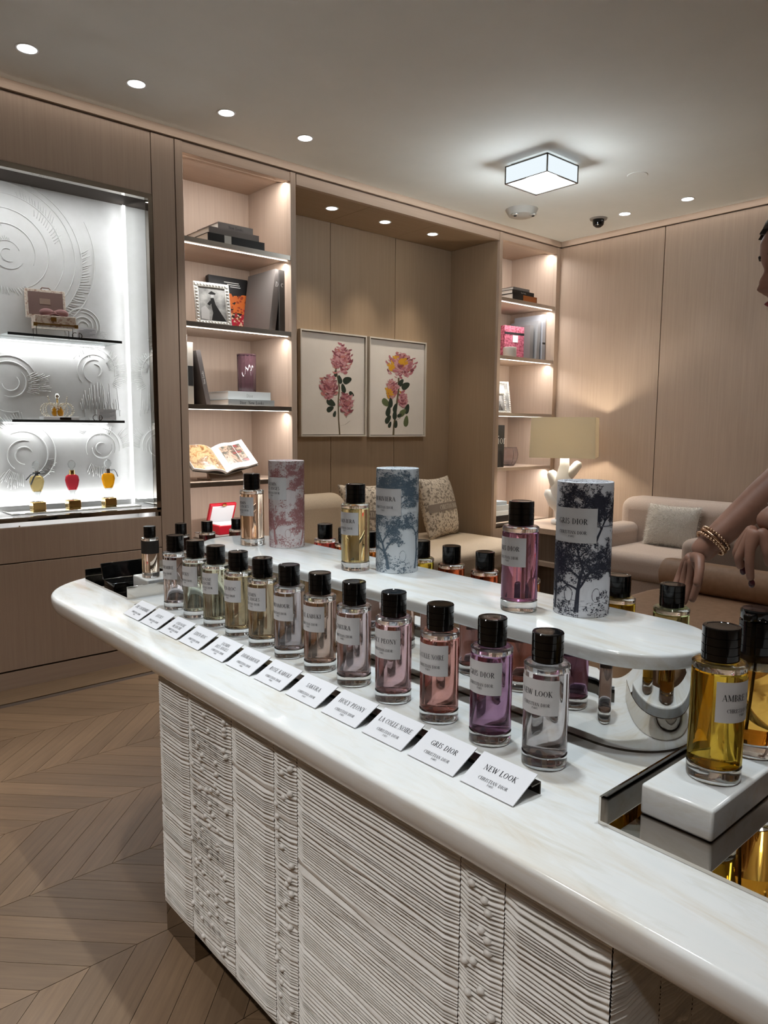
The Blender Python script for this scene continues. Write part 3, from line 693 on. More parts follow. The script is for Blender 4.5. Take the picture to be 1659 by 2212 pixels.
bottle('amber yellow perfume bottle on the near marble block labelled AMBRE NUIT', 'bottles on marble blocks', (.950, .400, .757), liquid_mat('ambre', (232, 184, 52)), ['AMBRE NUIT'], R(80))
DKB = pm('tester_label', (.02, .016, .014), .45)
TL = [(.925, (226, 214, 196), 'small tester bottle with black label band on the far marble block', True), (1.028, (60, 44, 40), 'small dark bottle on the far block, right of the tester', False),
      (1.119, (80, 60, 60), 'small black-capped bottle on the far block, left of the red box', False), (1.229, (90, 66, 60), 'small black-capped bottle on the far block, just left of the riser bottle', False)]
for x, col, l, bd in TL: bottle(l, 'small bottles on the far marble block', (x, 2.132, .754), liquid_mat('far_%d' % (x * 1000), col), None, R(40), .765, DKB if bd else None)
def pump():
    t = thing('pump_bottle', 'amber lotion bottle with black pump head, right of the AMBRE NUIT bottle', 'pump bottle', (1.074, .402, .757))
    r = .0425
    MB().lathe([(0, .001), (r - .004, 0), (r, .003), (r, .020), (r - .002, .0215), (0, .020)], 48).build('glass_foot', GLASS, t, smooth='auto')
    MB().lathe([(0, .0222), (r - .001, .0222), (r - .0005, .128), (0, .128)], 48).build('liquid', liquid_mat('lotion', (240, 178, 70)), t, smooth='auto')
    MB().lathe([(0, .1284), (r - .0005, .1284), (r, .134), (r - .002, .140), (.024, .144), (0, .144)], 48).build('shoulder', GLASS, t, smooth='auto')
    MB().tube([(.004, .006, .03), (.003, .003, .09), (0, 0, .14)], .0016, 8).build('dip_tube', pm('dip_tube', (.8, .7, .5), .3), t, smooth=True)
    cp = [(0, .144), (.024, .144)]
    for z in (.158, .172, .186): cp += [(.0245, z - .0008), (.0236, z - .0004), (.0236, z + .0004), (.0245, z + .0008)]
    MB().lathe(cp + [(.0245, .192), (.010, .193), (0, .193)], 40).build('collar', BLACK, t, smooth='auto')
    MB().lathe([(0, .193), (.022, .193), (.024, .196), (.024, .207), (.022, .209), (0, .2085)], 36).build('pump_head', BLACK, t, smooth='auto')
    MB().box(-.040, -.010, -.006, .006, .196, .206).build('nozzle', BLACK, t, bevel=.002)
pump()
t = thing('hinged_box', 'open black glossy hinged case lying on the far mirrored tray', 'case', (.905, 2.255, ZT + .005))
MB().prism(rrect(-.068, .075, -.045, .040, .006, 3), 0, .014).build('case_body', BLACK, t, smooth='auto', bevel=.001)
o = MB().box(-.068, .075, -.0035, .0035, 0, .052).build('case_lid', BLACK, t, bevel=.001); o.location = (0, .040, .015); o.rotation_euler = (R(-22), 0, 0)
MB().box(-.074, .080, -.048, -.040, .012, .016).build('case_rim', BLACK, t, bevel=.001)

# ------------------------------------------------------------------ toile gift tubes
def toile(seed, W, H):
    """leafy woodland print: dark and mid polygons over W x H"""
    rg = random.Random(seed); dark, mid = [], []
    def blob(x, y, s, L, asp=None):
        n = rg.choice((5, 6, 7)); a0 = rg.random() * 6.28; q = asp or rg.uniform(.5, 1); th = rg.random() * 6.28; c, d = math.cos(th), math.sin(th)
        P = []
        for i in range(n):
            a = a0 + 6.283 * i / n; k = s * rg.uniform(.6, 1.15); u, v = k * math.cos(a), k * q * math.sin(a)
            P.append((x + u * c - v * d, min(max(y + u * d + v * c, .0006), H - .0006)))
        L.append(P)
    def stroke(p, q, w0, w1, L):
        dx, dy = q[0] - p[0], q[1] - p[1]; l = math.hypot(dx, dy) or 1; nx, ny = -dy / l, dx / l
        cl = lambda v: min(max(v, .0005), H - .0005)
        L.append([(p[0] + nx * w0, cl(p[1] + ny * w0)), (p[0] - nx * w0, cl(p[1] - ny * w0)), (q[0] - nx * w1, cl(q[1] - ny * w1)), (q[0] + nx * w1, cl(q[1] + ny * w1))])
    def spray(x, y, r, n):
        for _ in range(n):
            a = rg.random() * 6.283; k = r * math.sqrt(rg.random()); px, py = x + k * math.cos(a), y + .75 * k * math.sin(a)
            for j in range(rg.choice((4, 5, 6))):
                blob(px + rg.gauss(0, .0014), py + rg.gauss(0, .0011), rg.uniform(.0007, .0015), dark if rg.random() < .5 else mid)
    def tree(x, y, ang, ln, w_, depth):
        px, py = x, y; a = ang
        for i in range(4):
            a += rg.uniform(-.28, .28); qx, qy = px + math.cos(a) * ln / 4, py + math.sin(a) * ln / 4
            stroke((px, py), (qx, qy), w_ * (1 - .12 * i), w_ * (1 - .12 * (i + 1)), dark)
            if depth == 2:
                for k in range(5): stroke((px + rg.uniform(-w_, w_), py), (qx + rg.uniform(-w_, w_), qy), .0002, .0002, mid)
            px, py = qx, qy
            if depth < 2 and i > 0: spray(px, py, .0075, 9)
            if depth and i > 0:
                for s in (-1, 1):
                    if rg.random() < .8: tree(px, py, a + s * rg.uniform(.5, 1.15), ln * rg.uniform(.42, .62), w_ * .5, depth - 1)
        spray(px, py, .011, 11)
    n = max(3, int(W / .060))
    for i in range(n):
        x = W * (i + rg.uniform(.25, .6)) / n
        tree(x, H * .04, R(rg.uniform(68, 112)), H * .34, .0042, 2); tree(x + W / n * .45, H * .55, R(rg.uniform(60, 120)), H * .24, .0026, 2)
        [spray(x + rg.uniform(-.04, .04), H * rg.random(), rg.uniform(.012, .022), 34) for _ in range(7)]; spray(x + .02, H * .95, .022, 34); spray(x - .02, H * .03, .024, 30); spray(x + W / n * .5, H * .06, .02, 24); spray(x + W / n * .4, H * .52, .02, 26)
        cx_, cy_ = x + W / n * .55, H * .17       # seated animal silhouette sketched with strokes
        for k in range(30):
            a = rg.random() * 6.28; stroke((cx_ + .008 * math.cos(a), cy_ + .013 * math.sin(a)), (cx_ + .008 * math.cos(a + .5), cy_ + .013 * math.sin(a + .5)), .0004, .0003, dark if k % 2 else mid)
        for k in range(40):
            gx, gy = x + rg.uniform(-.04, .04), H * rg.uniform(.04, .14); stroke((gx, gy), (gx + rg.uniform(.003, .008), gy + rg.uniform(-.001, .001)), .0003, .0001, mid)
    return dark, mid
def gift_tube(loc, lines, paper, ink, ink2, seed, label, phi):
    r, H = .0505, .246
    t = thing('gift_tube', label, 'gift tube', loc, 0, 'toile gift tubes on the riser')
    MB().lathe([(r - .001, 0), (r, .001), (r, H - .001), (r - .0012, H), (0, H)], 64).build('tube_body', paper, t, smooth='auto')
    MB().lathe([(r + .0002, .1665), (r + .0005, .167), (r + .0005, .1680), (r + .0002, .1685)], 64).build('lid_seam', ink2, t)
    W = 2 * math.pi * r; dark, mid = toile(seed, W, H); f = cyl(r + .00025, 0); f2 = cyl(r + .0004, 0)
    stuff(quads_mesh('print_mid', mid, f, ink2, t)); stuff(quads_mesh('print_dark', dark, f2, ink, t))
    rg = random.Random(seed + 5); top_ = MB()
    for _ in range(420):
        a = rg.random() * 6.283; k = (r - .003) * math.sqrt(rg.random()); s = rg.uniform(.0008, .0022); x, y = k * math.cos(a), k * math.sin(a)
        top_.add([(x + s * math.cos(j * 1.25 + a), y + s * math.sin(j * 1.25 + a), H + .0003) for j in range(5)], [(0, 1, 2, 3, 4)])
    stuff(top_.build('print_top', ink2, t))
    lw = .092; lb = wrap_patch('label', LABEL, t, r + .0007, phi, lw, .137, .200, 28); g = cyl(r + .0011, phi)
    quads_mesh('lettering', product_text(lines, .063, lw), lambda x, y: g(x, y + .1685), INK, lb)
gift_tube((1.161, .751, RZ), ['GRIS DIOR'], pm('paper_grey', (.74, .74, .78), .6), pm('toile_ink_navy', (.025, .027, .045), .6), pm('toile_ink_navy_mid', (.15, .155, .19), .6), 3, 'tall gift tube with dark grey toile woodland print labelled GRIS DIOR', R(8))
gift_tube((1.164, 1.266, RZ), ['DIORIVIERA'], pm('paper_blue', (.72, .76, .80), .6), pm('toile_ink_blue', (.11, .16, .215), .6), pm('toile_ink_blue_mid', (.26, .32, .385), .6), 8, 'tall gift tube with blue grey toile print labelled DIORIVIERA', R(6))
gift_tube((1.161, 1.732, RZ), ['JASMIN', 'DES ANGES'], pm('paper_pink', (.72, .64, .64), .6), pm('toile_ink_pink', (.40, .18, .18), .6), pm('toile_ink_pink_mid', (.55, .33, .33), .6), 14, 'tall gift tube with pink toile print labelled JASMIN DES ANGES', R(4))

# ------------------------------------------------------------------ books
def cmat(name, rgb, rough=.55): return pm('cover_' + name, srgb(*rgb), rough)
def book(label, loc, L, D, T, cover, rot=(0, 0, 0), group=None, spine=None, ink=None, sh=.5, upright_letter=None, band=None):
    t = thing('book', label, 'book', loc, 0, group); t.rotation_euler = rot
    c = MB().box(0, L, 0, D, 0, .003).box(0, L, 0, D, T - .003, T).box(0, L, 0, .004, .003, T - .003).build('cover', cover, t)
    MB().box(.003, L - .003, .004, D - .004, .003, T - .003).build('pages', PAPER, t)
    if spine: quads_mesh('spine_title', text2d(spine, T * sh, L * .5, T * .5, L * .8), lambda x, y: (x, -.0006, y), ink or INK, c)
    if upright_letter: quads_mesh('spine_letter', text2d(upright_letter, T * .62, 0, 0, T * .95), lambda x, y: (L * .76 + y, -.0006, T * .5 - x), ink or INKW, c)
    if band: MB().box(L * band[0], L * band[1], -.0005, .0, .001, T - .001).build('spine_print', band[2], c)
    return t
def up(x, y, z, lean=0, rz=0): return dict(loc=(x, y, z), rot=(0, -math.pi / 2 + lean, rz))
GA, GB_, GC = cmat('grey', (112, 106, 102)), cmat('midgrey', (126, 118, 115)), cmat('darkgrey', (74, 71, 69)); KB = cmat('black', (22, 21, 22), .4); WB = cmat('white', (208, 212, 212)); BG = cmat('bluegrey', (150, 156, 158))
S1, S2, S3, S4, S5 = SHELF
g = 'books on the left bookcase'
book('large black book at the bottom of the stack on the top left shelf', (1.935, 3.606, S1), .350, .27, .050, KB, group=g, band=(.28, .40, INKW))
book('mid grey book between two others in the top left shelf stack', (1.950, 3.620, S1 + .050), .308, .26, .036, GB_, group=g)
book('grey book on top of the stack on the top left shelf', (2.016, 3.640, S1 + .086), .216, .24, .038, GA, group=g, spine='New Looks', sh=.4)
t = thing('book', 'black topped art book with orange and red cover standing behind the silver frame', 'book', (2.125, 3.93, S2), 0, g); t.rotation_euler = (R(-6), 0, 0)
MB().box(0, .262, 0, .035, 0, .340).build('cover', KB, t)
rg = random.Random(6); cvp = {}
for k, (nm, col) in enumerate((('orange', (205, 105, 40)), ('crimson', (178, 25, 55)), ('cream', (222, 190, 160)), ('rust', (150, 60, 30)))):
    m = MB()
    for i in range(60):
        u = rg.uniform(.05, .255); v = rg.uniform(.012, .235)
        want = 0 if v > .10 + .35 * (u - .05) else 1
        if k < 2 and k != want: v = rg.uniform(.12, .235) if k == 0 else rg.uniform(.012, .12)
        if k == 2: v = .15 - .45 * (u - .05) + rg.uniform(-.03, .03)
        s = rg.uniform(.012, .028) if k < 2 else rg.uniform(.004, .011)
        v = min(max(v, s), .25 - s); u = min(max(u, .01 + s), .255 - s)
        m.add([(u + s * math.cos(a * 1.05), -.0008 - .0002 * k - .00001 * i, v + s * rg.uniform(.6, 1) * math.sin(a * 1.05)) for a in range(6)], [(0, 1, 2, 3, 4, 5)])
    m.build('cover_print', pm('cover_ink_' + nm, srgb(*col), .5), t)
q = [];  [q.append([(.10 + .02 * r_, .312 - .012 * r_), (.20 + .005 * r_, .312 - .012 * r_), (.20 + .005 * r_, .307 - .012 * r_), (.10 + .02 * r_, .307 - .012 * r_)]) for r_ in range(3)]
quads_mesh('cover_text_lines', q, lambda x, y: (x, -.0012, y), INKW, t)
book('big grey book leaning right beside the black spine on the second left shelf', **up(2.372, 3.640, S2 + .004, R(8)), L=.350, D=.30, T=.043, cover=GA, group=g, upright_letter='D')
book('dark grey book standing upright at the right end of the second left shelf', **up(2.433, 3.632, S2), L=.352, D=.30, T=.034, cover=GC, group=g, upright_letter='C')
book('thin white book at the left end of the third left shelf', **up(1.822, 3.650, S3), L=.368, D=.27, T=.030, cover=WB, group=g)
book('pale book with black floral print on its spine on the third left shelf', **up(1.858, 3.655, S3), L=.330, D=.26, T=.032, cover=cmat('stone', (170, 164, 154)), group=g, band=(.30, .62, BLACKM))
book('slim grey book leaning to the left on the third left shelf', **up(1.955, 3.650, S3 + .004, R(-11)), L=.295, D=.26, T=.026, cover=cmat('slate', (104, 98, 96)), group=g, spine='New Looks', ink=INKW, sh=.45)
book('pale grey book under the white one on the third left shelf', (2.045, 3.615, S3), .300, .25, .034, BG, group=g, spine='Dior  New Looks', sh=.5)
book('thick white book carrying the dark fluted vase on the third left shelf', (2.058, 3.640, S3 + .034), .278, .25, .046, WB, group=g, spine='Dior', ink=pm('ink_grey', (.35, .36, .36), .7), sh=.4)
vs = thing('fluted_vase', 'dark plum fluted glass vase standing on the white book', 'vase', (2.262, 3.78, S3 + .0805), 0)
VG = pm('plum_glass', (.11, .055, .065), .08, 0, .6, .35)
MB().lathe([(0, .0), (.050, .0), (.052, .004), (.054, .215), (.050, .215), (.047, .02), (0, .02)], 48, flute=lambda a: 1 + .045 * math.cos(14 * a)).build('vase_body', VG, vs, smooth=True)
MB().lathe([(.0525, .2152), (.057, .2152), (.057, .222), (.0525, .222), (.0525, .2152)], 40).build('rim', VG, vs, smooth='auto')

def open_book():
    t = thing('open_book', 'open picture book resting on a low wooden stand on the fourth left shelf', 'book', (2.04, 3.70, S4))
    W, L = .205, .20; dn = Vector((.02, -.15, -.135)).normalized(); o0 = Vector((-.018, .085, .178))
    def page(sgn, lift, drop):
        m = MB(); vs = []
        rt = Vector((sgn, 0, lift)).normalized(); nrm = rt.cross(dn) * sgn; nrm.normalize()
        if nrm.z < 0: nrm = -nrm
        for i in range(13):
            u = i / 12; b = .018 * math.sin(min(1, u * 1.6) * math.pi) * (1 - .4 * u)
            for j in (0, 1): vs.append(o0 + rt * W * u + dn * L * j + nrm * (b - drop * .004))
        return m, vs, rt, nrm
    for sgn, lift in ((1, .24), (-1, .14)):
        m, vs, rt, nrm = page(sgn, lift, 0)
        lo = [v - nrm * .014 for v in vs]; n = len(vs)
        m.add(vs + lo, [(2 * i, 2 * i + 1, 2 * i + 3, 2 * i + 2) for i in range(12)] + [(n + 2 * i, n + 2 * i + 2, n + 2 * i + 3, n + 2 * i + 1) for i in range(12)] +
              [(24, 25, n + 25, n + 24)] + [(2 * i + 1, n + 2 * i + 1, n + 2 * i + 3, 2 * i + 3) for i in range(12)] + [(2 * i, 2 * i + 2, n + 2 * i + 2, n + 2 * i) for i in range(12)])
        pg = m.build('page_block', pm('gloss_page', (.78, .80, .82), .25), t, smooth='auto')
        cb = MB(); c0 = o0 - nrm * .017; cb.obox(c0 + rt * W * .5 + dn * L * .5, rt, dn, nrm, W * .52, L * .52, .002); cb.build('cover_board', cmat('book_board', (120, 116, 110)), t)
        def pt(u, v):
            b = .018 * math.sin(min(1, u * 1.6) * math.pi) * (1 - .4 * u); return o0 + rt * W * u + dn * L * v + nrm * (b + .0009)
        u0, u1, v0, v1 = (.16, .84, .12, .82) if sgn > 0 else (.02, .98, .01, .98)
        cols = [(40, 36, 34), (150, 70, 66), (70, 84, 74), (190, 160, 140), (86, 70, 58), (214, 200, 190)] if sgn > 0 else [(104, 70, 40), (166, 122, 74), (206, 176, 132), (132, 90, 50), (226, 212, 190), (170, 130, 84)]
        mm, nt, b_ = newmat('book_picture'); nn = noise(nt, coords(nt, (16, 16, 22)), 1, 5, .65, .6)
        nt.links.new(ramp(nt, nn, [(.28 + .088 * i, srgb(*c)) for i, c in enumerate(cols)]), b_.inputs['Base Color']); b_.inputs['Roughness'].default_value = .3
        gm = MB()
        for i in range(12):
            ua, ub = u0 + (u1 - u0) * i / 12, u0 + (u1 - u0) * (i + 1) / 12; gm.add([pt(ua, v0), pt(ub, v0), pt(ub, v1), pt(ua, v1)], [(0, 1, 2, 3)])
        gm.build('printed_picture', mm, pg)
    MB().obox((.02, .005, .045), (1, 0, 0), (0, .74, .67), (0, -.67, .74), .11, .10, .006).build('stand_board', OAKH, t)
    MB().box(-.10, .14, -.03, .10, 0, .008).build('stand_foot', OAKH, t); MB().box(-.06, .10, .02, .06, .008, .035).build('stand_block', OAK, t)
open_book()
for k, (w_, hh, z) in enumerate(((.30, .05, 0), (.28, .035, .05), (.26, .03, .085))):
    book(['grey book at the bottom of the stack under the red box', 'dark book in the middle of the stack under the red box', 'pale grey book at the top of the stack under the red box'][k], (1.945 + .01 * k, 3.66, S5 + z), w_, .24, hh, (BG, GC, GB_)[k], group=g)
rb = thing('red_box', 'open red presentation box with white lining on stacked books', 'box', (2.105, 3.70, S5 + .115))
RED = pm('red_leatherette', srgb(178, 22, 40), .4)
MB().box(-.085, .085, 0, .15, 0, .052).build('box_body', RED, rb, bevel=.003); MB().box(-.074, .074, .010, .140, .052, .056).build('lining', WHITE, rb)
o = MB().box(-.085, .085, -.02, 0.0, 0, .130).build('box_lid', RED, rb, bevel=.003); o.location = (0, .165, .055); o.rotation_euler = (R(24), 0, 0)
o2 = MB().box(-.072, .072, -.0225, -.02, .01, .118).build('lid_lining', pm('satin_white', (.7, .7, .72), .35), o); MB().box(-.012, .012, -.03, -.02, .122, .134).build('clasp', GOLD, o)

# right bookcase
g = 'books on the right bookcase'
book('black and orange book at the bottom of the top stack in the corner bookcase', (4.50, 3.612, S1), .300, .26, .052, KB, group=g, band=(.42, .98, pm('orange_print', srgb(170, 96, 40), .5)))
book('black spined book in the middle of the top stack in the corner bookcase', (4.50, 3.616, S1 + .052), .266, .25, .030, KB, group=g, spine='New Looks', ink=INKW, sh=.35)
book('grey book on top of the stack in the corner bookcase', (4.525, 3.63, S1 + .082), .200, .24, .024, GA, group=g)
book('short grey book beside the pink box in the corner bookcase', **up(4.846, 3.67, S2), L=.275, D=.27, T=.045, cover=cmat('g1', (118, 116, 116)), group=g)
book('middle grey book of the upright three in the corner bookcase', **up(4.905, 3.655, S2, R(3)), L=.315, D=.28, T=.036, cover=cmat('g2', (140, 140, 142)), group=g)
book('tallest pale grey book at the right of the corner bookcase, tied with black', **up(4.972, 3.645, S2), L=.368, D=.29, T=.040, cover=cmat('g3', (158, 160, 166)), group=g, band=(.36, .40, BLACKM))
pk = thing('pink_box', 'red and pink patterned box with a black ribbon and white seal', 'box', (4.70, 3.74, S2), R(-6))
MB().box(-.115, .115, 0, .12, 0, .262).build('box_body', noisemat('pink_toile', srgb(120, 18, 48), srgb(222, 130, 150), 60, .5, 6), pk, bevel=.002)
MB().box(-.116, .116, -.0015, .0, .195, .212).build('ribbon', BLACKM, pk); MB().box(-.028, .030, -.0035, -.0015, .135, .190).build('seal', CARD, pk)
cn = thing('candle_jar', 'small white candle jar before the pink box', 'candle', (4.545, 3.665, S2))
MB().lathe([(0, 0), (.050, 0), (.052, .003), (.052, .078), (.048, .080), (.047, .070), (0, .068)], 36).build('jar', pm('candle_white', (.68, .66, .62), .35), cn, smooth='auto')
MB().tube([(0, 0, .068), (.001, 0, .078)], .001, 6).build('wick', BLACKM, cn)

def photo_frame(label, loc, W, H, rz, lean, kind, border=.026):
    t = thing('photo_frame', label, 'frame', loc, rz); t.rotation_euler = (R(-lean), 0, rz)
    sv = pm('silver_leaf_frame', (.78, .78, .74), .3, .55)
    m = MB(); b = border
    m.box(-W / 2, W / 2, 0, .012, 0, b).box(-W / 2, W / 2, 0, .012, H - b, H).box(-W / 2, -W / 2 + b, 0, .012, b, H - b).box(W / 2 - b, W / 2, 0, .012, b, H - b)
    fr_ = m.build('frame_border', sv, t, bevel=.002)
    orn = MB(); k = .0175
    for zz in (b / 2, H - b / 2):
        for i in range(int(W / k)): orn.ball((-W / 2 + k * (i + .5), 0, zz), .0062, .005, .0085, 6, 4)
    for xx in (-W / 2 + b / 2, W / 2 - b / 2):
        for i in range(1, int(H / k)): orn.ball((xx, 0, k * (i + .5)), .0085, .005, .0062, 6, 4)
    stuff(orn.build('frame_ornament', sv, fr_, smooth=True))
    pic = MB().box(-W / 2 + b, W / 2 - b, .006, .009, b, H - b).build('picture', noisemat('photo_sky_' + kind, srgb(120, 120, 118), srgb(190, 190, 186), 14, .3), t)
    w2, h2 = W - 2 * b, H - 2 * b; ox, oz = -W / 2 + b, b
    P = lambda pts: [(ox + u * w2, .0055, oz + v * h2) for u, v in pts]
    dk = MB(); lt = MB()
    if kind == 'lady':
        dk.add(P([(.42, .02), (.98, .02), (.80, .26), (.62, .50), (.56, .70), (.44, .68), (.46, .45), (.50, .25)]), [tuple(range(8))])
        dk.add(P([(.36, .82), (.50, .90), (.66, .84), (.62, .80), (.46, .79)]), [tuple(range(5))]); dk.add(P([(.42, .62), (.30, .50), (.40, .46), (.48, .56)]), [(0, 1, 2, 3)])
        lt.add(P([(.46, .70), (.56, .72), (.58, .80), (.46, .80)]), [(0, 1, 2, 3)]); lt.add(P([(.04, .05), (.34, .03), (.36, .32), (.22, .46), (.06, .36)]), [tuple(range(5))])
    else:
        for i in range(7): dk.add(P([(.05 + .12 * i, .05), (.13 + .12 * i, .04), (.12 + .11 * i, .3 + .09 * (i % 3)), (.07 + .11 * i, .28 + .1 * (i % 2))]), [(0, 1, 2, 3)])
        lt.add(P([(.1, .62), (.9, .58), (.8, .94), (.2, .9)]), [(0, 1, 2, 3)])
    dk.build('picture_dark', pm('photo_dark_' + kind, (.02, .02, .02), .3), pic); lt.build('picture_light', pm('photo_light_' + kind, (.55, .55, .54), .3), pic)
    MB().box(-.03, .03, .012, .016, .01, H * .7).build('easel_back', BLACKM, t)
photo_frame('silver leaf photo frame with black and white picture of a figure in a wide hat', (1.992, 3.655, S2 + .001), .205, .238, R(-6), 10, 'lady')
photo_frame('tall silver frame in the corner bookcase, standing behind a smaller one', (4.615, 3.79, S3 + .001), .225, .262, R(-8), 10, 'tall', .018)
photo_frame('small silver frame in front of the tall one in the corner bookcase', (4.49, 3.70, S3 + .001), .15, .165, R(-4), 10, 'small', .016)
bk = book('thick black book with large white lettering on its spine in the corner bookcase', **up(4.452, 3.62, S4), L=.325, D=.27, T=.130, cover=KB, group=g)
quads_mesh('spine_title', text2d('Dior', .066, 0, 0, .150), lambda x, y: (.215 + y, -.0008, .070 - x - .012), INKW, bk)
for j in (-1, 0, 1): MB().box(.01, .15, -.0008, -.0002, .064 + .03 * j, .067 + .03 * j).build('spine_line', pm('ink_line', (.12, .12, .12), .6), bk)
gv = thing('glass_vase', 'rounded cut crystal vase beside the thick black book', 'vase', (4.648, 3.74, S4))
MB().lathe([(0, .0), (.050, .0), (.062, .012), (.080, .055), (.086, .095), (.078, .132), (.072, .146), (.066, .146), (.072, .130), (.078, .095), (.070, .05), (.05, .018), (0, .016)], 20, flute=lambda a: 1 + .02 * math.cos(10 * a)).build('vase_body', glassmat('crystal', (.95, .93, .95), .25, .02, 1.5), gv)
MB().lathe([(.0660, .1462), (.0730, .1462), (.0725, .1500), (.0665, .1500), (.0660, .1462)], 36).build('rim', GLASS, gv, smooth='auto')
for k, (L_, T_, c) in enumerate(((.20, .05, KB), (.20, .035, WB), (.21, .045, cmat('silverbook', (168, 172, 172))), (.17, .03, cmat('bluebook', (140, 150, 156))))):
    book(['black book at the bottom of the low stack in the corner bookcase', 'white book second from the bottom of the low corner stack', 'silver grey book third from the bottom of the low corner stack', 'blue grey book on top of the low corner stack'][k], (4.36, 3.63 + .004 * k, S5 + (0, .05, .085, .130)[k]), L_, .22, T_, c, group=g)

# ------------------------------------------------------------------ flower pictures in the alcove
PINKS = [pm('petal_' + n, srgb(*c), .6) for n, c in (('pale', (196, 146, 150)), ('rose', (172, 106, 114)), ('deep', (128, 66, 76)), ('salmon', (182, 116, 108)))]
YEL = pm('petal_yellow', srgb(206, 150, 40), .6); LFD = pm('leaf_dark', srgb(40, 52, 40), .6); LFL = pm('leaf_light', srgb(92, 102, 66), .6); STM = pm('stem_brown', srgb(98, 86, 62), .7); CANV = noisemat('canvas_cream', (.72, .655, .595), (.76, .70, .64), 5, .7)
def picture(x0, x1, z0, z1, u0, u1, vt0, vt1, flowers, leaves, stems, label, seed):
    yb = 4.049; t = thing('flower_picture', label, 'picture', ((x0 + x1) / 2, yb, z0), 0, 'flower pictures in the alcove'); off = ((x0 + x1) / 2, yb, z0)
    fr_ = MB(); b = .010
    fr_.box(x0, x1, yb - .034, yb, z1 - b, z1).box(x0, x1, yb - .034, yb, z0, z0 + b).box(x0, x0 + b, yb - .034, yb, z0 + b, z1 - b).box(x1 - b, x1, yb - .034, yb, z0 + b, z1 - b)
    fr_.build('picture_frame', pm('frame_cream', (.62, .57, .50), .5), t, off=off)
    MB().box(x0 + b + .004, x1 - b - .004, yb - .020, yb - .002, z0 + b + .004, z1 - b - .004).build('canvas', CANV, t, off=off)
    MB().box(x0 + b, x1 - b, yb - .004, yb, z0 + b, z1 - b).build('shadow_gap', JOINT, t, off=off)
    rg = random.Random(seed); lay = [0]
    def P(u, v):
        lay[0] += 1; vt = vt0 + (vt1 - vt0) * (u - u0) / (u1 - u0)
        return (x0 + (u - u0) / (u1 - u0) * (x1 - x0), z1 - (v - vt) / (1388 - vt) * (z1 - z0))
    k = (x1 - x0) / (u1 - u0); G = {}
    def poly(mat, pts):
        y = yb - .0205 - .000004 * lay[0]; G.setdefault(mat.name, (mat, MB()))[1].add([(a, y, b_) for a, b_ in pts], [tuple(range(len(pts)))])
    for pts, w0 in stems:
        for (a, b_), (c, d_) in zip(pts, pts[1:]):
            p, q = P(a, b_), P(c, d_); poly(STM, [(p[0] - w0 * k, p[1]), (p[0] + w0 * k, p[1]), (q[0] + w0 * .9 * k, q[1]), (q[0] - w0 * .9 * k, q[1])])
    for u, v, r, a, lt in leaves:
        p = P(u, v); pts = []
        for i in range(14):
            th = 2 * math.pi * i / 14; rr = r * k * (1 + .08 * math.cos(2 * th)); px, pz = rr * math.cos(th), .66 * rr * math.sin(th) * (1 - .25 * math.cos(th))
            pts.append((p[0] + px * math.cos(a) - pz * math.sin(a), p[1] + px * math.sin(a) + pz * math.cos(a)))
        poly(LFL if lt else LFD, pts)
    for u, v, ru, rv, n, yel in flowers:
        for i in range(n):
            fr = 1 - i / n; a = rg.random() * 6.283; d = math.sqrt(fr) * rg.uniform(.55, 1.02)
            cu, cv = u + 1.12 * ru * d * math.cos(a), v + 1.10 * rv * d * math.sin(a); p = P(cu, cv)
            s = k * rg.uniform(19, 34); q = rg.uniform(.28, .5); th = rg.uniform(-.5, .5) + .5 * math.cos(a); pts = []
            for j in range(8):
                t_ = 6.283 * j / 8; e_ = s * rg.uniform(.75, 1.1); px, pz = e_ * math.cos(t_), e_ * q * math.sin(t_) + .25 * e_ * math.cos(t_) ** 2
                pts.append((p[0] + px * math.cos(th) - pz * math.sin(th), p[1] + px * math.sin(th) + pz * math.cos(th)))
            mt = rg.choices(PINKS, (3, 3, 2, 1.2))[0]
            for yu, yv, yr in yel:
                if (cu - yu) ** 2 + (cv - yv) ** 2 < yr * yr and rg.random() < .85: mt = YEL
            poly(mt, pts)
    for nm, (mat, m) in G.items(): stuff(m.build({'stem_brown': 'stem_print', 'leaf_dark': 'leaf_print', 'leaf_light': 'leaf_print'}.get(nm, 'petal_print'), mat, t, off=off))
picture(2.813, 3.385, 1.152, 1.860, 38, 855, 50, 155,
        [(545, 440, 125, 180, 190, []), (385, 770, 112, 145, 160, []), (600, 985, 86, 140, 130, [])],
        [(615, 690, 55, .3, 0), (520, 680, 42, 1.9, 0), (565, 790, 46, 1.9, 0), (410, 965, 55, -.4, 0), (400, 1045, 44, .4, 0), (455, 1105, 30, 1.2, 0), (670, 860, 34, -.5, 0), (465, 605, 30, 1.6, 0)],
        [([(520, 1372), (505, 1180), (500, 960), (515, 780), (490, 640), (462, 520)], 9), ([(530, 1255), (590, 1240), (650, 1195)], 2.5)],
        'framed picture of three pink blossoms on one stem, left of the pair', 2)
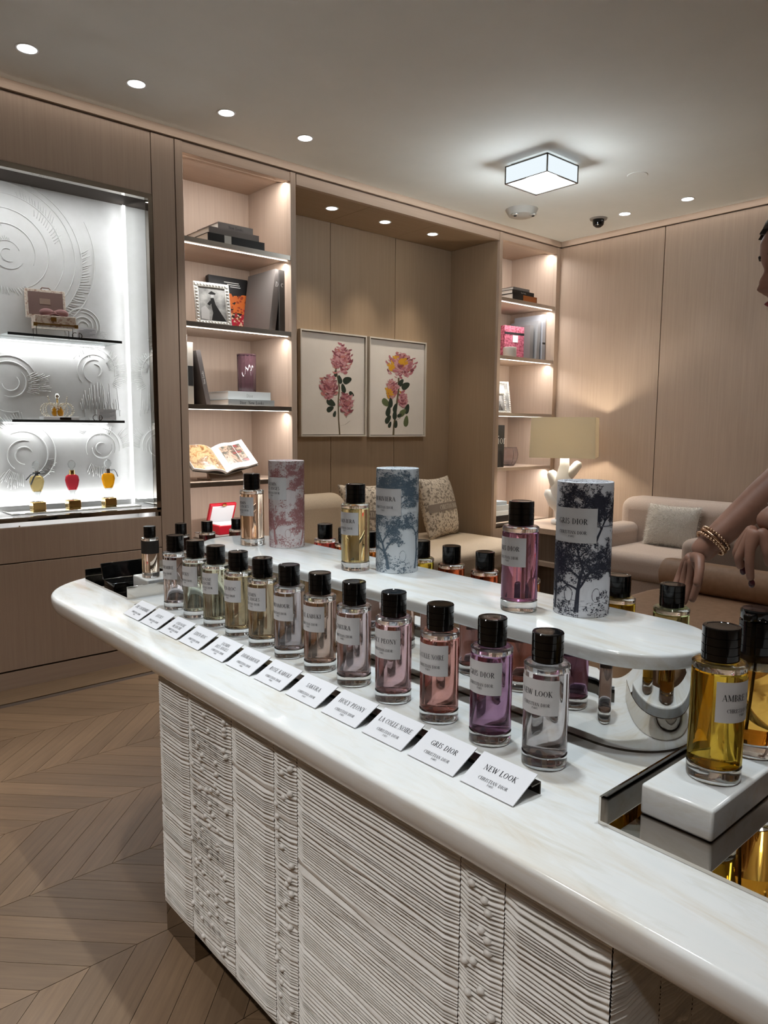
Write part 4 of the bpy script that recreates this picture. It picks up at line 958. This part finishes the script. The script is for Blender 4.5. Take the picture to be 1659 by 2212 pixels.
picture(3.411, 3.982, 1.148, 1.860, 890, 1597, 155, 240,
        [(1285, 510, 175, 158, 230, [(1160, 520, 60), (1220, 400, 40), (1310, 480, 45)]), (1170, 800, 82, 105, 120, [(1125, 850, 62)]), (1310, 925, 50, 92, 90, [(1290, 820, 26)])],
        [(1345, 760, 52, .4, 0), (1285, 720, 40, .8, 0), (1100, 965, 50, -.5, 1), (1158, 965, 44, 1.5, 0), (1130, 1070, 48, 1.3, 0), (1215, 1030, 42, 1.2, 0), (1128, 1172, 44, .8, 0), (1210, 1115, 44, 1.5, 0), (1365, 1045, 46, 1.2, 0), (1310, 1090, 46, .6, 1), (1355, 1195, 50, 1.4, 1), (1150, 1238, 30, 1.1, 0), (1225, 1232, 34, 1.4, 0), (1270, 1125, 28, .3, 0)],
        [([(1195, 1376), (1200, 1250), (1215, 1150), (1235, 980), (1255, 800), (1255, 660)], 12), ([(1215, 1185), (1270, 1165), (1300, 1120)], 4)],
        'framed picture of pink and yellow blossoms, right of the pair', 9)

# ------------------------------------------------------------------ upholstery
CRM = noisemat('cream_upholstery', (.50, .40, .29), (.55, .445, .33), 120, .85, 2, .1, .0006, **{'Sheen Weight': .2})
BEN = noisemat('sofa_fabric', (.47, .375, .315), (.54, .435, .37), 160, .9, 2, .15, .0006, **{'Sheen Weight': .25})
TAN = noisemat('tan_leather', (.29, .175, .105), (.35, .215, .135), 40, .5, 4, .12, .0008)
def cush(name, mat, parent, x0, x1, y0, y1, z0, z1, r, seg=6, off=(0, 0, 0)):
    return MB().box(x0, x1, y0, y1, z0, z1).build(name, mat, parent, bevel=r, seg=seg, off=off, smooth=True)
t = thing('bench_sofa', 'cream bench sofa with rounded corners set into the alcove', 'sofa', (3.36, 3.5, 0)); o_ = (3.36, 3.5, 0)
MB().prism(rrect(2.52, 4.225, 3.12, 4.02, .32, 12), .23, .405).build('seat_cushion', CRM, t, bevel=.045, seg=5, off=o_, smooth=True)
MB().prism(rrect(2.56, 4.19, 3.17, 4.02, .28, 12), .06, .23).build('sofa_base', CRM, t, bevel=.01, off=o_, smooth=True)
for x in (2.75, 3.95):
    for y in (3.35, 3.9): MB().box(x - .03, x + .03, y - .03, y + .03, 0, .06).build('leg', DSTEEL, t, off=o_)
cush('backrest', CRM, t, 2.52, 3.06, 3.80, 4.00, .405, .775, .09, 7, o_)
def pillow(name, label, loc, W, H, T, rot, mat, n=16):
    t = thing(name, label, 'cushion', loc); t.rotation_euler = rot
    m = MB(); vs = []; 
    def P(u, v, s):
        e = (1 - abs(u) ** 2.6) * (1 - abs(v) ** 2.6); k = 1 - .07 * (1 - abs(u) ** 2) * abs(v) ** 3; k2 = 1 - .07 * (1 - abs(v) ** 2) * abs(u) ** 3
        return (u * W / 2 * k2, s * (T / 2 * e ** .55 + .004), H / 2 + v * H / 2 * k)
    for s in (-1, 1):
        for i in range(n + 1):
            for j in range(n + 1): vs.append(P(-1 + 2 * i / n, -1 + 2 * j / n, s))
    N = (n + 1) ** 2; fs = []
    for i in range(n):
        for j in range(n):
            a = i * (n + 1) + j; fs.append((a, a + n + 1, a + n + 2, a + 1)); fs.append((N + a, N + a + 1, N + a + n + 2, N + a + n + 1))
    rim = [i * (n + 1) for i in range(n + 1)] + [n * (n + 1) + j for j in range(1, n + 1)] + [i * (n + 1) + n for i in range(n - 1, -1, -1)] + [j for j in range(n - 1, 0, -1)]
    for a, b in zip(rim, rim[1:] + rim[:1]): fs.append((b, a, N + a, N + b))
    m.add(vs, fs); o = m.build('cushion_cover', mat, t, smooth=True); return t, o, P
TOI = noisemat('toile_cushion', srgb(128, 116, 104), srgb(206, 194, 178), 55, .9, 6, 0, stops=(.42, .52))
for k, (x, y, rz, sz) in enumerate(((3.20, 3.72, R(-20), .44), (3.93, 3.74, R(16), .46))):
    t, o, P = pillow('toile_pillow', ['toile patterned cushion leaning at the left, beside the rounded backrest', 'toile patterned cushion with lettered band leaning at the right of the alcove'][k], (x, y, .400), sz, sz, .16, (R(-14), 0, rz), TOI)
    m = MB(); vs = []
    for i in range(17):
        u = -.97 + 1.94 * i / 16
        for v in (-.16, .10): p = P(u, v, -1); vs.append((p[0], p[1] - .0025, p[2]))
    m.add(vs, [(2 * i, 2 * i + 2, 2 * i + 3, 2 * i + 1) for i in range(16)])
    bd = m.build('woven_band', pm('band_taupe', srgb(136, 124, 114), .9), t, smooth=True)
    q = text2d('CHRISTIAN DIOR', sz * .075, 0, 0, sz * .56, 1.3)
    def onp(x_, y_):
        p = P(x_ / (sz / 2), -.03 + y_ / (sz / 2), -1); return (p[0], p[1] - .005, p[2])
    quads_mesh('lettering', q, onp, pm('band_cream', srgb(200, 190, 176), .9), bd)

t = thing('armchair_sofa', 'pale beige upholstered loveseat with low arms against the right wall', 'sofa', (4.58, 2.33, 0)); o_ = (4.58, 2.33, 0)
cush('seat_cushion', BEN, t, 4.13, 4.80, 2.045, 2.600, .270, .440, .06, 6, o_)
cush('backrest', BEN, t, 4.70, 4.985, 1.90, 2.765, .20, .738, .085, 7, o_)
for y0, y1 in ((2.60, 2.77), (1.89, 2.045)): cush('armrest', BEN, t, 4.18, 4.80, y0, y1, .12, .565, .055, 6, o_)
cush('sofa_base', BEN, t, 4.17, 4.95, 1.92, 2.75, .06, .275, .02, 3, o_)
for x in (4.25, 4.88):
    for y in (1.98, 2.68): MB().box(x - .025, x + .025, y - .025, y + .025, 0, .062).build('leg', DSTEEL, t, off=o_)
FUR = pm('white_fur', (.80, .76, .70), .9)
t, o, P = pillow('fur_pillow', 'fluffy white fur cushion on the pale loveseat', (4.60, 2.325, .43), .36, .29, .15, (R(-16), 0, R(-90)), FUR)
rg = random.Random(21); m = MB()
for i in range(9000):
    u, v = rg.uniform(-1, 1), rg.uniform(-1, 1); s = -1 if rg.random() < .7 else 1; p = Vector(P(u, v, s))
    d = Vector((u * .55 + rg.gauss(0, .35), s * (1.0 - .6 * max(abs(u), abs(v))) + rg.gauss(0, .3), v * .55 - .35 + rg.gauss(0, .35))).normalized() * rg.uniform(.012, .028)
    a = rg.random() * 6.28; q = Vector((math.cos(a), 0, math.sin(a))) * .0011; m.add([p - q, p + q, p + d], [(0, 1, 2)])
stuff(m.build('fur', FUR, t))

t = thing('daybed', 'tan leather daybed with a rolled bolster back behind the counter', 'daybed', (2.87, .95, 0)); o_ = (2.87, .95, 0)
MB().prism(rrect(2.30, 3.42, .10, 1.74, .22, 12), .25, .455).build('seat_cushion', TAN, t, bevel=.05, seg=5, off=o_, smooth=True)
MB().prism(rrect(2.35, 3.37, .15, 1.69, .18, 10), .06, .25).build('daybed_base', TAN, t, off=o_, smooth='auto')
for x in (2.5, 3.2):
    for y in (.35, 1.5): MB().box(x - .025, x + .025, y - .025, y + .025, 0, .062).build('leg', DSTEEL, t, off=o_)
rr = [.02, .055, .070, .0745, .0750] + [.075] * 6 + [.0750, .0745, .070, .055, .02]; yy = [1.705, 1.700, 1.690, 1.672, 1.65] + [1.55 - .25 * i for i in range(6)] + [.27, .25, .232, .222, .217]
MB().tube([(3.335, y, .526) for y in yy], rr, 28).build('bolster', TAN, t, off=o_, smooth='auto')

t = thing('side_table', 'low pale side table with dark lower body in the corner under the lamp', 'table', (4.63, 3.16, 0)); o_ = (4.63, 3.16, 0)
DKW = wood('dark_walnut', (.10, .07, .05), (.16, .115, .085))
MB().box(4.315, 4.97, 2.86, 3.47, .455, .497).build('table_top', OAKH, t, off=o_, bevel=.003); MB().box(4.37, 4.93, 2.91, 3.43, .25, .455).build('cabinet', DKW, t, off=o_)
MB().box(4.33, 4.96, 2.87, 3.46, .215, .25).build('lower_shelf', OAKH, t, off=o_, bevel=.003); MB().box(4.37, 4.93, 2.91, 3.43, 0, .215).build('table_base', DKW, t, off=o_)

def table_lamp():
    t = thing('table_lamp', 'table lamp with square cream shade on a white coral-shaped base', 'lamp', (4.64, 3.19, .497))
    por = pm('white_porcelain', (.86, .86, .84), .35)
    m = MB()
    m.tube([(0, 0, 0), (0, 0, .03), (0, 0, .035)], [.085, .085, .07], 20)
    m.tube([(0, 0, .03), (.01, .0, .14), (-.01, .02, .25), (.0, .0, .36), (.0, 0, .45), (0, 0, .52)], [.055, .075, .085, .060, .036, .033], 18)
    m.tube([(0, 0, .34), (.03, -.05, .40), (.05, -.085, .455), (.055, -.092, .475)], [.045, .040, .034, .018], 14)
    m.tube([(0, 0, .25), (-.03, .06, .32), (-.04, .085, .385), (-.042, .09, .405)], [.06, .045, .036, .018], 14)
    m.tube([(0, 0, .12), (-.05, .05, .17), (-.075, .085, .24), (-.08, .09, .262)], [.06, .05, .036, .018], 14)
    m.tube([(0, 0, .10), (.05, -.06, .18), (.06, -.09, .25), (.06, -.092, .27)], [.06, .05, .036, .018], 14)
    m.build('coral_base', por, t, smooth=True)
    sh, nt, b = newmat('shade_fabric'); b.inputs['Base Color'].default_value = (.70, .65, .55, 1); b.inputs['Roughness'].default_value = .9
    tr = nd(nt, 'ShaderNodeBsdfTranslucent'); tr.inputs[0].default_value = (.86, .78, .62, 1); mx = nd(nt, 'ShaderNodeMixShader'); mx.inputs[0].default_value = .38
    out = [n for n in nt.nodes if n.type == 'OUTPUT_MATERIAL'][0]; nt.links.new(b.outputs[0], mx.inputs[1]); nt.links.new(tr.outputs[0], mx.inputs[2]); nt.links.new(mx.outputs[0], out.inputs[0])
    s = .226; z0, z1 = .507, .802; w_ = .003; m = MB()
    for k in range(4):
        a = k * math.pi / 2; c, d = math.cos(a), math.sin(a)
        f = lambda x, y, z: (x * c - y * d, x * d + y * c, z)
        q = s * 1.03
        m.add([f(-q, -q, z0), f(q, -q, z0), f(s, -s, z1), f(-s, -s, z1), f(-q + w_, -q + w_, z0), f(q - w_, -q + w_, z0), f(s - w_, -s + w_, z1), f(-s + w_, -s + w_, z1)], [(0, 1, 2, 3), (7, 6, 5, 4), (0, 4, 5, 1), (3, 2, 6, 7)])
    o = m.build('lamp_shade', sh, t); o.rotation_euler = (0, 0, R(-61))
    MB().ball((0, 0, .655), .032, .032, .045).build('bulb', emis('bulb_glow', (1, .85, .6), 12), t, smooth=True)
    MB().tube([(0, 0, .50), (0, 0, .62)], .012, 12).build('lamp_holder', GOLD, t, smooth=True)
    lamp('POINT', 'table_lamp_bulb', (4.64, 3.19, .497 + .655), 21, (1, .88, .70), shadow_soft_size=.046)
table_lamp()

# ------------------------------------------------------------------ showcase contents
ZS1, ZS2, ZS0 = 1.636, 1.241, .806
mt = MB().box(.925, 1.545, 3.650, 3.845, .799, ZS0).build('glass_tray', pm('mirror_glass', (.80, .79, .74), .03, 1), None, bevel=.002); tag(mt, 'mirror glass tray carrying three amphora bottles in the showcase', 'tray')
def amphora(x, col, label, bow):
    t = thing('amphora_bottle', label, 'perfume bottle', (x, 3.735, ZS0), 0, 'amphora perfume bottles'); gl = glassmat('amphora_' + str(x), (.96, .97, .97), .55, 0, 1.3)
    MB().box(-.030, .030, -.030, .030, 0, .042).build('gold_plinth', GOLD, t, bevel=.004); 
    MB().lathe([(0, .042), (.026, .042), (.022, .052), (.011, .064), (.012, .080), (.020, .092), (0, .092)], 28).build('glass_foot', gl, t, smooth='auto')
    MB().lathe([(0, .0925), (.020, .0925), (.028, .115), (.033, .140), (.029, .160), (.018, .168), (0, .168)], 28).build('liquid', glassmat('amphora_liquid_%s' % x, tuple(c ** .7 for c in srgb(*col)[:3]), .5, 0, 1.3), t, smooth=True)
    MB().lathe([(0, .168), (.015, .168), (.012, .178), (.013, .190), (0, .190)], 24).build('neck', GOLD if bow == 0 else STEEL, t, smooth='auto')
    MB().lathe([(0, .190), (.007, .191), (.006, .197), (.016, .206), (.019, .220), (.013, .234), (.003, .240), (0, .240)], 20).build('stopper', gl, t, smooth=True)
    if bow == 1:
        rb_ = pm('ribbon_black', (.02, .025, .03), .5)
        for k, pts in enumerate(([(-.005, -.014, .182), (-.03, -.02, .176), (-.055, -.024, .150)], [(-.004, -.015, .18), (-.02, -.022, .16), (-.035, -.026, .128)], [(.0, -.015, .182), (.025, -.02, .192), (.04, -.022, .182), (.02, -.02, .176), (0, -.015, .181)])):
            MB().tube(pts, .006, 8, True, .25).build('ribbon', rb_, t, smooth=True)
        MB().tube([(.014 * math.cos(a * .5236), .014 * math.sin(a * .5236), .181) for a in range(13)], .004, 8).build('ribbon_band', rb_, t, smooth=True)
    if bow == 2: MB().tube([(.006, -.014, .184), (.026, -.018, .186), (.036, -.02, .170), (.042, -.02, .150)], .0022, 6).build('ribbon', pm('ribbon_grey', (.25, .27, .32), .5), t, smooth=True); 
amphora(1.062, (226, 208, 160), 'amphora bottle with pale liquid and a black ribbon bow', 1)
amphora(1.228, (214, 92, 104), 'amphora bottle with rose pink liquid, the middle one', 0)
amphora(1.408, (240, 184, 60), 'amphora bottle with golden yellow liquid, the right one', 2)
def trunk_case():
    t = thing('mini_trunk', 'small open toile trunk with a pink bow on a wire stand', 'trunk', (1.165, 3.74, ZS1), R(-8)); tl = noisemat('trunk_toile', srgb(196, 160, 140), srgb(236, 222, 206), 90, .6, 5, 0, stops=(.40, .50))
    lin = pm('trunk_lining', srgb(138, 112, 104), .8); pn = pm('bow_pink', srgb(176, 132, 130), .7); zz = .045
    st = MB()
    for sx in (-.075, .085):
        for sy in (-.05, .05): st.tube([(sx, sy, 0), (sx, sy, zz)], .0015, 6)
    for sy in (-.05, .05): st.tube([(-.075, sy, zz), (.085, sy, zz)], .0015, 6)
    st.build('wire_stand', DSTEEL, t)
    b = MB().box(-.08, .10, -.062, .062, zz, zz + .052).build('trunk_body', tl, t, bevel=.003)
    for sx in (-.08, .10): MB().box(sx - .008, sx + .008, -.065, -.045, zz, zz + .016).build('brass_corner', GOLD, b)
    MB().box(-.082, .102, -.0645, -.062, zz + .008, zz + .014).build('brass_strip', GOLD, b); MB().box(-.012, .012, -.066, -.062, zz + .026, zz + .044).build('clasp', GOLD, b)
    MB().box(-.072, .092, -.054, .054, zz + .052, zz + .0535).build('body_lining', lin, b)
    ld = MB().box(-.08, .10, 0, .03, 0, .135).build('trunk_lid', tl, t, bevel=.003); ld.location = (-.02, .060, zz + .058); ld.rotation_euler = (R(-8), 0, 0)
    MB().box(-.068, .088, -.0015, 0, .012, .122).build('lid_lining', lin, ld); MB().box(-.018, .030, -.003, -.0015, .062, .090).build('lid_plaque', pm('plaque', srgb(170, 146, 130), .7), ld)
    hd = MB().tube([(-.01, .015, .135), (0, .015, .148), (.03, .015, .148), (.04, .015, .135)], .003, 8).build('handle', lin, ld, smooth=True)
    bw = MB()
    for s in (-1, 1): bw.ball((.01 + s * .032, -.02, zz + .070), .034, .018, .020, 12, 8)
    bw.ball((.01, -.028, zz + .068), .011, .011, .012); bw.build('bow', pn, t, smooth=True)
    for s in (-1, 1): MB().tube([(.01, -.028, zz + .066), (.01 + s * .03, -.035, zz + .056), (.01 + s * .045, -.03, zz + .055)], [.010, .011, .008], 8, True, .3).build('bow_tail', pn, t, smooth=True)
trunk_case()
def crown():
    t = thing('pearl_crown', 'perfume bottle ringed by looping pearl strings on a white plinth', 'perfume bottle', (1.175, 3.74, ZS2), R(-4))
    MB().box(-.075, .088, -.045, .045, 0, .018).build('plinth', WHITE, t, bevel=.002); MB().box(-.002, .050, -.0465, -.045, .004, .014).build('plaque', DSTEEL, t)
    PE = pm('pearl', (.86, .78, .64), .2, .1); am = pm('amber_glass', srgb(206, 140, 20), .08, 0, .6, .3)
    for s in (-1, 1): MB().lathe([(0, 0), (.010, .002), (.015, .014), (.012, .030), (.004, .045), (0, .046)], 20, (s * .013, 0, .020)).build('amber_drop', am, t, smooth=True)
    MB().tube([(0, 0, .055), (0, 0, .105)], .004, 10).build('gold_neck', GOLD, t, smooth=True); MB().lathe([(0, .104), (.008, .106), (.0125, .117), (.008, .128), (0, .131)], 18).build('stopper', MIRROR, t, smooth=True)
    for k in range(9):
        a = R(-180 + 40 * k); m = MB(); dx, dy = math.cos(a), math.sin(a)
        for i in range(16):
            th = R(-70 + 250 * i / 15); r = .045 + .032 * math.cos(th); z = .050 + .032 * math.sin(th)
            m.ball((dx * r, dy * r * .55, z), .0034, n=8, m=6)
        m.build('pearl_string', PE, t, smooth=True)
    for s in (-1, 1):
        m = MB()
        for i in range(9): m.ball((s * (.028 + .002 * i), -.01, .045 + .0085 * i), .0036, n=8, m=6)
        m.build('pearl_string', PE, t, smooth=True)
crown()
def placard(x, y, z, label):
    t = thing('placard', label, 'placard', (x, y, z), R(-8)); c = MB().box(-.045, .045, 0, .002, .004, .060).build('card', CARD, t); c.rotation_euler = (R(-12), 0, 0); m = MB()
    for i in range(6): m.box(-.034 + (.02 if i == 0 else 0), .038 - .012 * (i % 3), -.0006, 0, .050 - .007 * i, .0515 - .007 * i)
    m.build('text_lines', pm('ink_soft', (.35, .38, .42), .7), c)
    m = MB(); m.tube([(-.058 + .013 * math.cos(R(a)), -.012, .015 + .014 * math.sin(R(a))) for a in range(60, 301, 20)], .0018, 6)
    m.tube([(-.040, -.012, .0012), (-.040, -.012, .029)], .0018, 6); m.tube([(-.040 + .013 * math.sin(R(a)), -.012, .015 + .0135 * math.cos(R(a))) for a in range(0, 181, 20)], .0018, 6)
    m.build('emblem', DSTEEL, t, smooth=True)
placard(1.318, 3.70, ZS1, 'small white text placard with round emblem beside the mini trunk')
placard(1.405, 3.71, ZS2, 'small white text placard with round emblem beside the pearl bottle')

# ------------------------------------------------------------------ the person behind the counter
SKIN = noisemat('skin', (.265, .125, .080), (.32, .155, .102), 30, .5, 3)
def skinned(chains, name, mat, parent, sub=2):
    """chains: lists of (point, radius); the first chain's first point is the root"""
    me = bpy.data.meshes.new(name); vs, es, rad = [], [], []; key = {}
    for ch in chains:
        prev = None
        for p, r in ch:
            k = tuple(round(c, 4) for c in p)
            if k not in key: key[k] = len(vs); vs.append(p); rad.append(r)
            i = key[k]
            if prev is not None and prev != i: es.append((prev, i))
            prev = i
    me.from_pydata(vs, es, []); o = bpy.data.objects.new(name, me); COL.objects.link(o)
    m = o.modifiers.new('skin', 'SKIN'); m.use_smooth_shade = True; m.branch_smoothing = .3
    for i, sv in enumerate(me.skin_vertices[0].data):
        sv.radius = (rad[i], rad[i]) if not isinstance(rad[i], tuple) else rad[i]; sv.use_root = (i == 0); sv.use_loose = False
    sb = o.modifiers.new('sub', 'SUBSURF'); sb.levels = sub; sb.render_levels = sub
    dg = bpy.context.evaluated_depsgraph_get(); me2 = bpy.data.meshes.new_from_object(o.evaluated_get(dg))
    bpy.data.objects.remove(o); return me2
def person():
    t = thing('person', 'person in a black top leaning over the counter with gold bracelets', 'person', (1.98, .30, 0)); off = Vector((1.98, .30, 0))
    pel, ws, chs, nb = (1.985, .30, .95), (1.90, .345, 1.12), (1.79, .40, 1.27), (1.70, .44, 1.375)
    nk, hd0 = (1.645, .462, 1.425), (1.585, .488, 1.485)
    rs_, ls_ = (1.775, .555, 1.355), (1.735, .265, 1.345)
    rel, rw = (1.560, .530, 1.150), (1.433, .645, .985); lel, lw_ = (1.560, .375, 1.130), (1.420, .508, 1.068)
    lerp = lambda a, b, k: tuple(x + (y - x) * k for x, y in zip(a, b))
    torso = [(pel, .145), (ws, .115), (chs, .13), (nb, .085), (nk, .050), (hd0, .048)]
    body = [torso, [(chs, .13), (lerp(chs, rs_, .75), .075), (rs_, .052), (lerp(rs_, rel, .5), .043), (rel, .036), (lerp(rel, rw, .3), .037), (lerp(rel, rw, .7), .030), (rw, .0245), ((1.428, .661, .963), .026)],
            [(chs, .13), (lerp(chs, ls_, .75), .075), (ls_, .052), (lerp(ls_, lel, .5), .043), (lel, .036), (lerp(lel, lw_, .4), .034), (lw_, .0245), ((1.392, .531, 1.038), .028)],
            [(pel, .145), ((1.99, .39, .86), .095), ((2.0, .40, .50), .062), ((2.02, .41, .10), .042), ((1.93, .41, .05), .038)],
            [(pel, .145), ((1.99, .21, .86), .095), ((2.02, .20, .50), .062), ((2.05, .20, .10), .042), ((1.96, .20, .05), .038)]]
    parts = [skinned(body, 'body_skin', SKIN, t)]
    F = []
    # hand on the bottle: palm end, four fingers, thumb
    k0 = Vector((1.428, .664, .962))
    for (bx_, by_, bz_), mid, tip, r in (((1.417, .648, .948), (1.408, .645, .915), (1.3975, .652, .876), .0088), ((1.423, .664, .943), (1.419, .668, .905), (1.401, .671, .866), .0090), ((1.430, .678, .943), (1.427, .684, .908), (1.404, .687, .872), .0086), ((1.437, .688, .948), (1.435, .697, .920), (1.415, .700, .890), .0075), ((1.408, .645, .968), (1.388, .634, .945), (1.372, .632, .915), .0095)):
        F.append([(tuple(k0), .020), ((bx_, by_, bz_), r * 1.15), (mid, r), (tip, r * .8)])
    k1 = Vector((1.390, .532, 1.036))
    for b, mid, tip, r in (((1.371, .536, 1.008), (1.366, .534, .978), (1.368, .530, .944), .0088), ((1.378, .548, 1.006), (1.370, .556, .982), (1.378, .552, .962), .0090), ((1.388, .556, 1.010), (1.382, .566, .990), (1.392, .560, .972), .0086), ((1.397, .560, 1.016), (1.395, .570, 1.000), (1.404, .563, .985), .0076), ((1.383, .516, 1.022), (1.380, .508, .995), (1.386, .506, .972), .0096)):
        F.append([(tuple(k1), .022), (b, r * 1.15), (mid, r), (tip, r * .8)])
    for ch in F: parts.append(skinned([ch], 'finger', SKIN, t))
    # head: rings of a profile
    C = Vector((1.520, .514, 1.528)); fw = Vector((-.740, .655, -.15)).normalized(); sd = Vector((0, 0, 1)).cross(fw).normalized(); upv = fw.cross(sd)
    def tab(T, z):
        for (a, va), (b, vb) in zip(T, T[1:]):
            if a <= z <= b: q = (z - a) / (b - a); q = q * q * (3 - 2 * q); return va + (vb - va) * q
        return T[0][1] if z < T[0][0] else T[-1][1]
    FRT = [(-.118, .030), (-.108, .066), (-.095, .076), (-.080, .074), (-.060, .082), (-.030, .088), (.0, .088), (.02, .092), (.05, .090), (.09, .066), (.112, .030), (.122, .0)]
    BCK = [(-.118, .0), (-.10, .02), (-.06, .070), (.0, .098), (.05, .100), (.09, .074), (.112, .036), (.122, .0)]
    SID = [(-.118, .020), (-.10, .040), (-.06, .060), (-.02, .069), (.03, .075), (.07, .064), (.105, .034), (.122, .0)]
    NOS = [(-.118, 0), (-.050, 0), (-.0435, .012), (-.034, .022), (-.022, .0165), (.004, .003), (.02, 0), (.122, 0)]
    LIP = [(-.118, 0), (-.083, 0), (-.074, .014), (-.068, .008), (-.061, .015), (-.051, .001), (-.045, 0), (.122, 0)]
    vs, fs = [], []; NA, NZ = 64, 74
    for i in range(NZ + 1):
        z = -.118 + .24 * i / NZ
        for k in range(NA):
            a = 2 * math.pi * k / NA; a = a if a < math.pi else a - 2 * math.pi
            x = math.cos(a) * (tab(FRT, z) if math.cos(a) > 0 else tab(BCK, z)); y = math.sin(a) * tab(SID, z)
            x += tab(NOS, z) * math.exp(-(a / (.22 if z < -.02 else .15)) ** 2) + tab(LIP, z) * math.exp(-(a / .30) ** 2)
            for s in (-1, 1): x -= .010 * math.exp(-((a - s * .42) / .16) ** 2 - ((z - .006) / .014) ** 2)
            vs.append(tuple(C + fw * x + sd * y + upv * z))
    for i in range(NZ):
        for k in range(NA): fs.append((i * NA + k, i * NA + (k + 1) % NA, (i + 1) * NA + (k + 1) % NA, (i + 1) * NA + k))
    fs.append(tuple(range(NA))); fs.append(tuple(NZ * NA + k for k in range(NA)))
    m = MB()
    for me in parts: m.add([v.co[:] for v in me.vertices], [tuple(p.vertices) for p in me.polygons])
    m.add(vs, fs)
    for s in (-1, 1):
        e = C + fw * -.008 + sd * s * .074 + upv * -.012; m.ball(tuple(e), .012, .014, .028, 10, 8)
    m.build('body', SKIN, t, smooth=True, off=off)
    # lips, eyes, brows, hair
    def front(a, z, d=0):
        x = math.cos(a) * tab(FRT, z) + tab(NOS, z) * math.exp(-(a / (.22 if z < -.02 else .15)) ** 2) + tab(LIP, z) * math.exp(-(a / .30) ** 2) + d
        for s in (-1, 1): x -= .010 * math.exp(-((a - s * .42) / .16) ** 2 - ((z - .006) / .014) ** 2)
        return C + fw * x + sd * (math.sin(a) * tab(SID, z)) + upv * z
    m = MB()
    for z0, z1 in ((-.0665, -.055), (-.081, -.0695)):
        g_ = [[front(-.30 + .6 * i / 10, z0 + (z1 - z0) * j / 4, .0008) for j in range(5)] for i in range(11)]
        m.add([p for r_ in g_ for p in r_], [(i * 5 + j, i * 5 + 5 + j, i * 5 + 6 + j, i * 5 + 1 + j) for i in range(10) for j in range(4)])
    m.build('lips', pm('lip_red', srgb(130, 34, 38), .35), t, smooth=True, off=off)
    for s in (-1, 1):
        p = front(s * .42, .006, -.007); MB().ball(tuple(p), .0115, n=14, m=10).build('eye', pm('eye_white', (.6, .58, .55), .2), t, smooth=True, off=off)
        MB().ball(tuple(p + fw * .0075), .0058, n=12, m=8).build('iris', BLACK, t, smooth=True, off=off)
        MB().tube([front(s * (.20 + .07 * i), .026 + .003 * math.sin(i * .7), .001) for i in range(6)], .0024, 6).build('eyebrow', pm('brow_dark', (.02, .012, .008), .7), t, smooth=True, off=off)
    m = MB(); vs = []; N = 48
    for i in range(31):
        z = -.10 + .235 * i / 30
        for k in range(N):
            a = 2 * math.pi * k / N; a = a if a < math.pi else a - 2 * math.pi; zz = min(z, .121)
            lim = 1.25 if z < .05 else max(0, 1.25 * (1 - (z - .05) / .03)); ca = math.cos(a)
            x = ca * ((tab(FRT, zz) if ca > 0 else tab(BCK, zz)) + .012); y = math.sin(a) * (tab(SID, zz) + .012)
            if abs(a) < lim: x -= .05; 
            vs.append(tuple(C + fw * (x - (.006 if z < .05 else 0)) + sd * y + upv * (z + (.010 if z > .1 else 0))))
    m.add(vs, [(i * N + k, i * N + (k + 1) % N, (i + 1) * N + (k + 1) % N, (i + 1) * N + k) for i in range(30) for k in range(N)] + [tuple(30 * N + k for k in range(N))])
    m.ball(tuple(C - fw * .125 + upv * .03), .05, .05, .045, 16, 10)
    m.build('hair', noisemat('hair_dark', (.012, .008, .006), (.035, .022, .015), (400, 400, 30), .5), t, smooth=True, off=off)
    # clothing
    BLK = pm('black_cloth', (.012, .012, .014), .8)
    me = skinned([[(pel, .158), (ws, .128), (chs, .145), (nb, .098)], [(chs, .145), (lerp(chs, rs_, .75), .09), (rs_, .066)], [(chs, .145), (lerp(chs, ls_, .75), .09), (ls_, .066)],
                  [(pel, .158), ((1.99, .39, .86), .108), ((2.0, .40, .50), .075), ((2.02, .41, .12), .058)], [(pel, .158), ((1.99, .21, .86), .108), ((2.02, .20, .50), .075), ((2.05, .20, .12), .058)]], 'dress', BLK, t)
    m = MB(); m.add([v.co[:] for v in me.vertices], [tuple(p.vertices) for p in me.polygons]); m.build('black_clothes', BLK, t, smooth=True, off=off)
    # bracelets
    def ring(c, ax, r, tk, name, mat, n=28, beads=False):
        c = Vector(c); ax = Vector(ax).normalized(); u = ax.cross(Vector((0, 0, 1))).normalized(); v = ax.cross(u)
        P = [c + (u * math.cos(2 * math.pi * i / n) + v * math.sin(2 * math.pi * i / n)) * r for i in range(n + 1)]
        m = MB()
        if beads:
            for p in P[:-1]: m.ball(tuple(p), tk, n=8, m=6)
        else: m.tube(P, tk, 8)
        m.build(name, mat, t, smooth=True, off=off)
    ax = Vector(rel) - Vector(rw)
    ROSE = pm('rose_gold', (.62, .40, .26), .22, 1)
    for k, (dd, tl) in enumerate(((.012, .25), (.020, -.1), (.027, .15))): ring(Vector(rw) + ax.normalized() * dd, ax + Vector((tl * .1, 0, tl * .12)), .0305, .0034, 'gold_bracelet', ROSE, 30, k != 1)
    ax2 = Vector(lel) - Vector(lw_)
    for k in range(3): ring(Vector(lw_) + ax2.normalized() * (.0 + .010 * k), ax2, .0305, .0045, 'pearl_bracelet', pm('bracelet_pearl', (.75, .70, .60), .3), 24, True)
    for p in ((1.368, .528, .940), (1.379, .549, .959), (1.393, .557, .969)): MB().ball(p, .005, .006, .008, 8, 6).build('nail', pm('nail_dark', (.06, .01, .015), .2), t, smooth=True, off=off)
person()
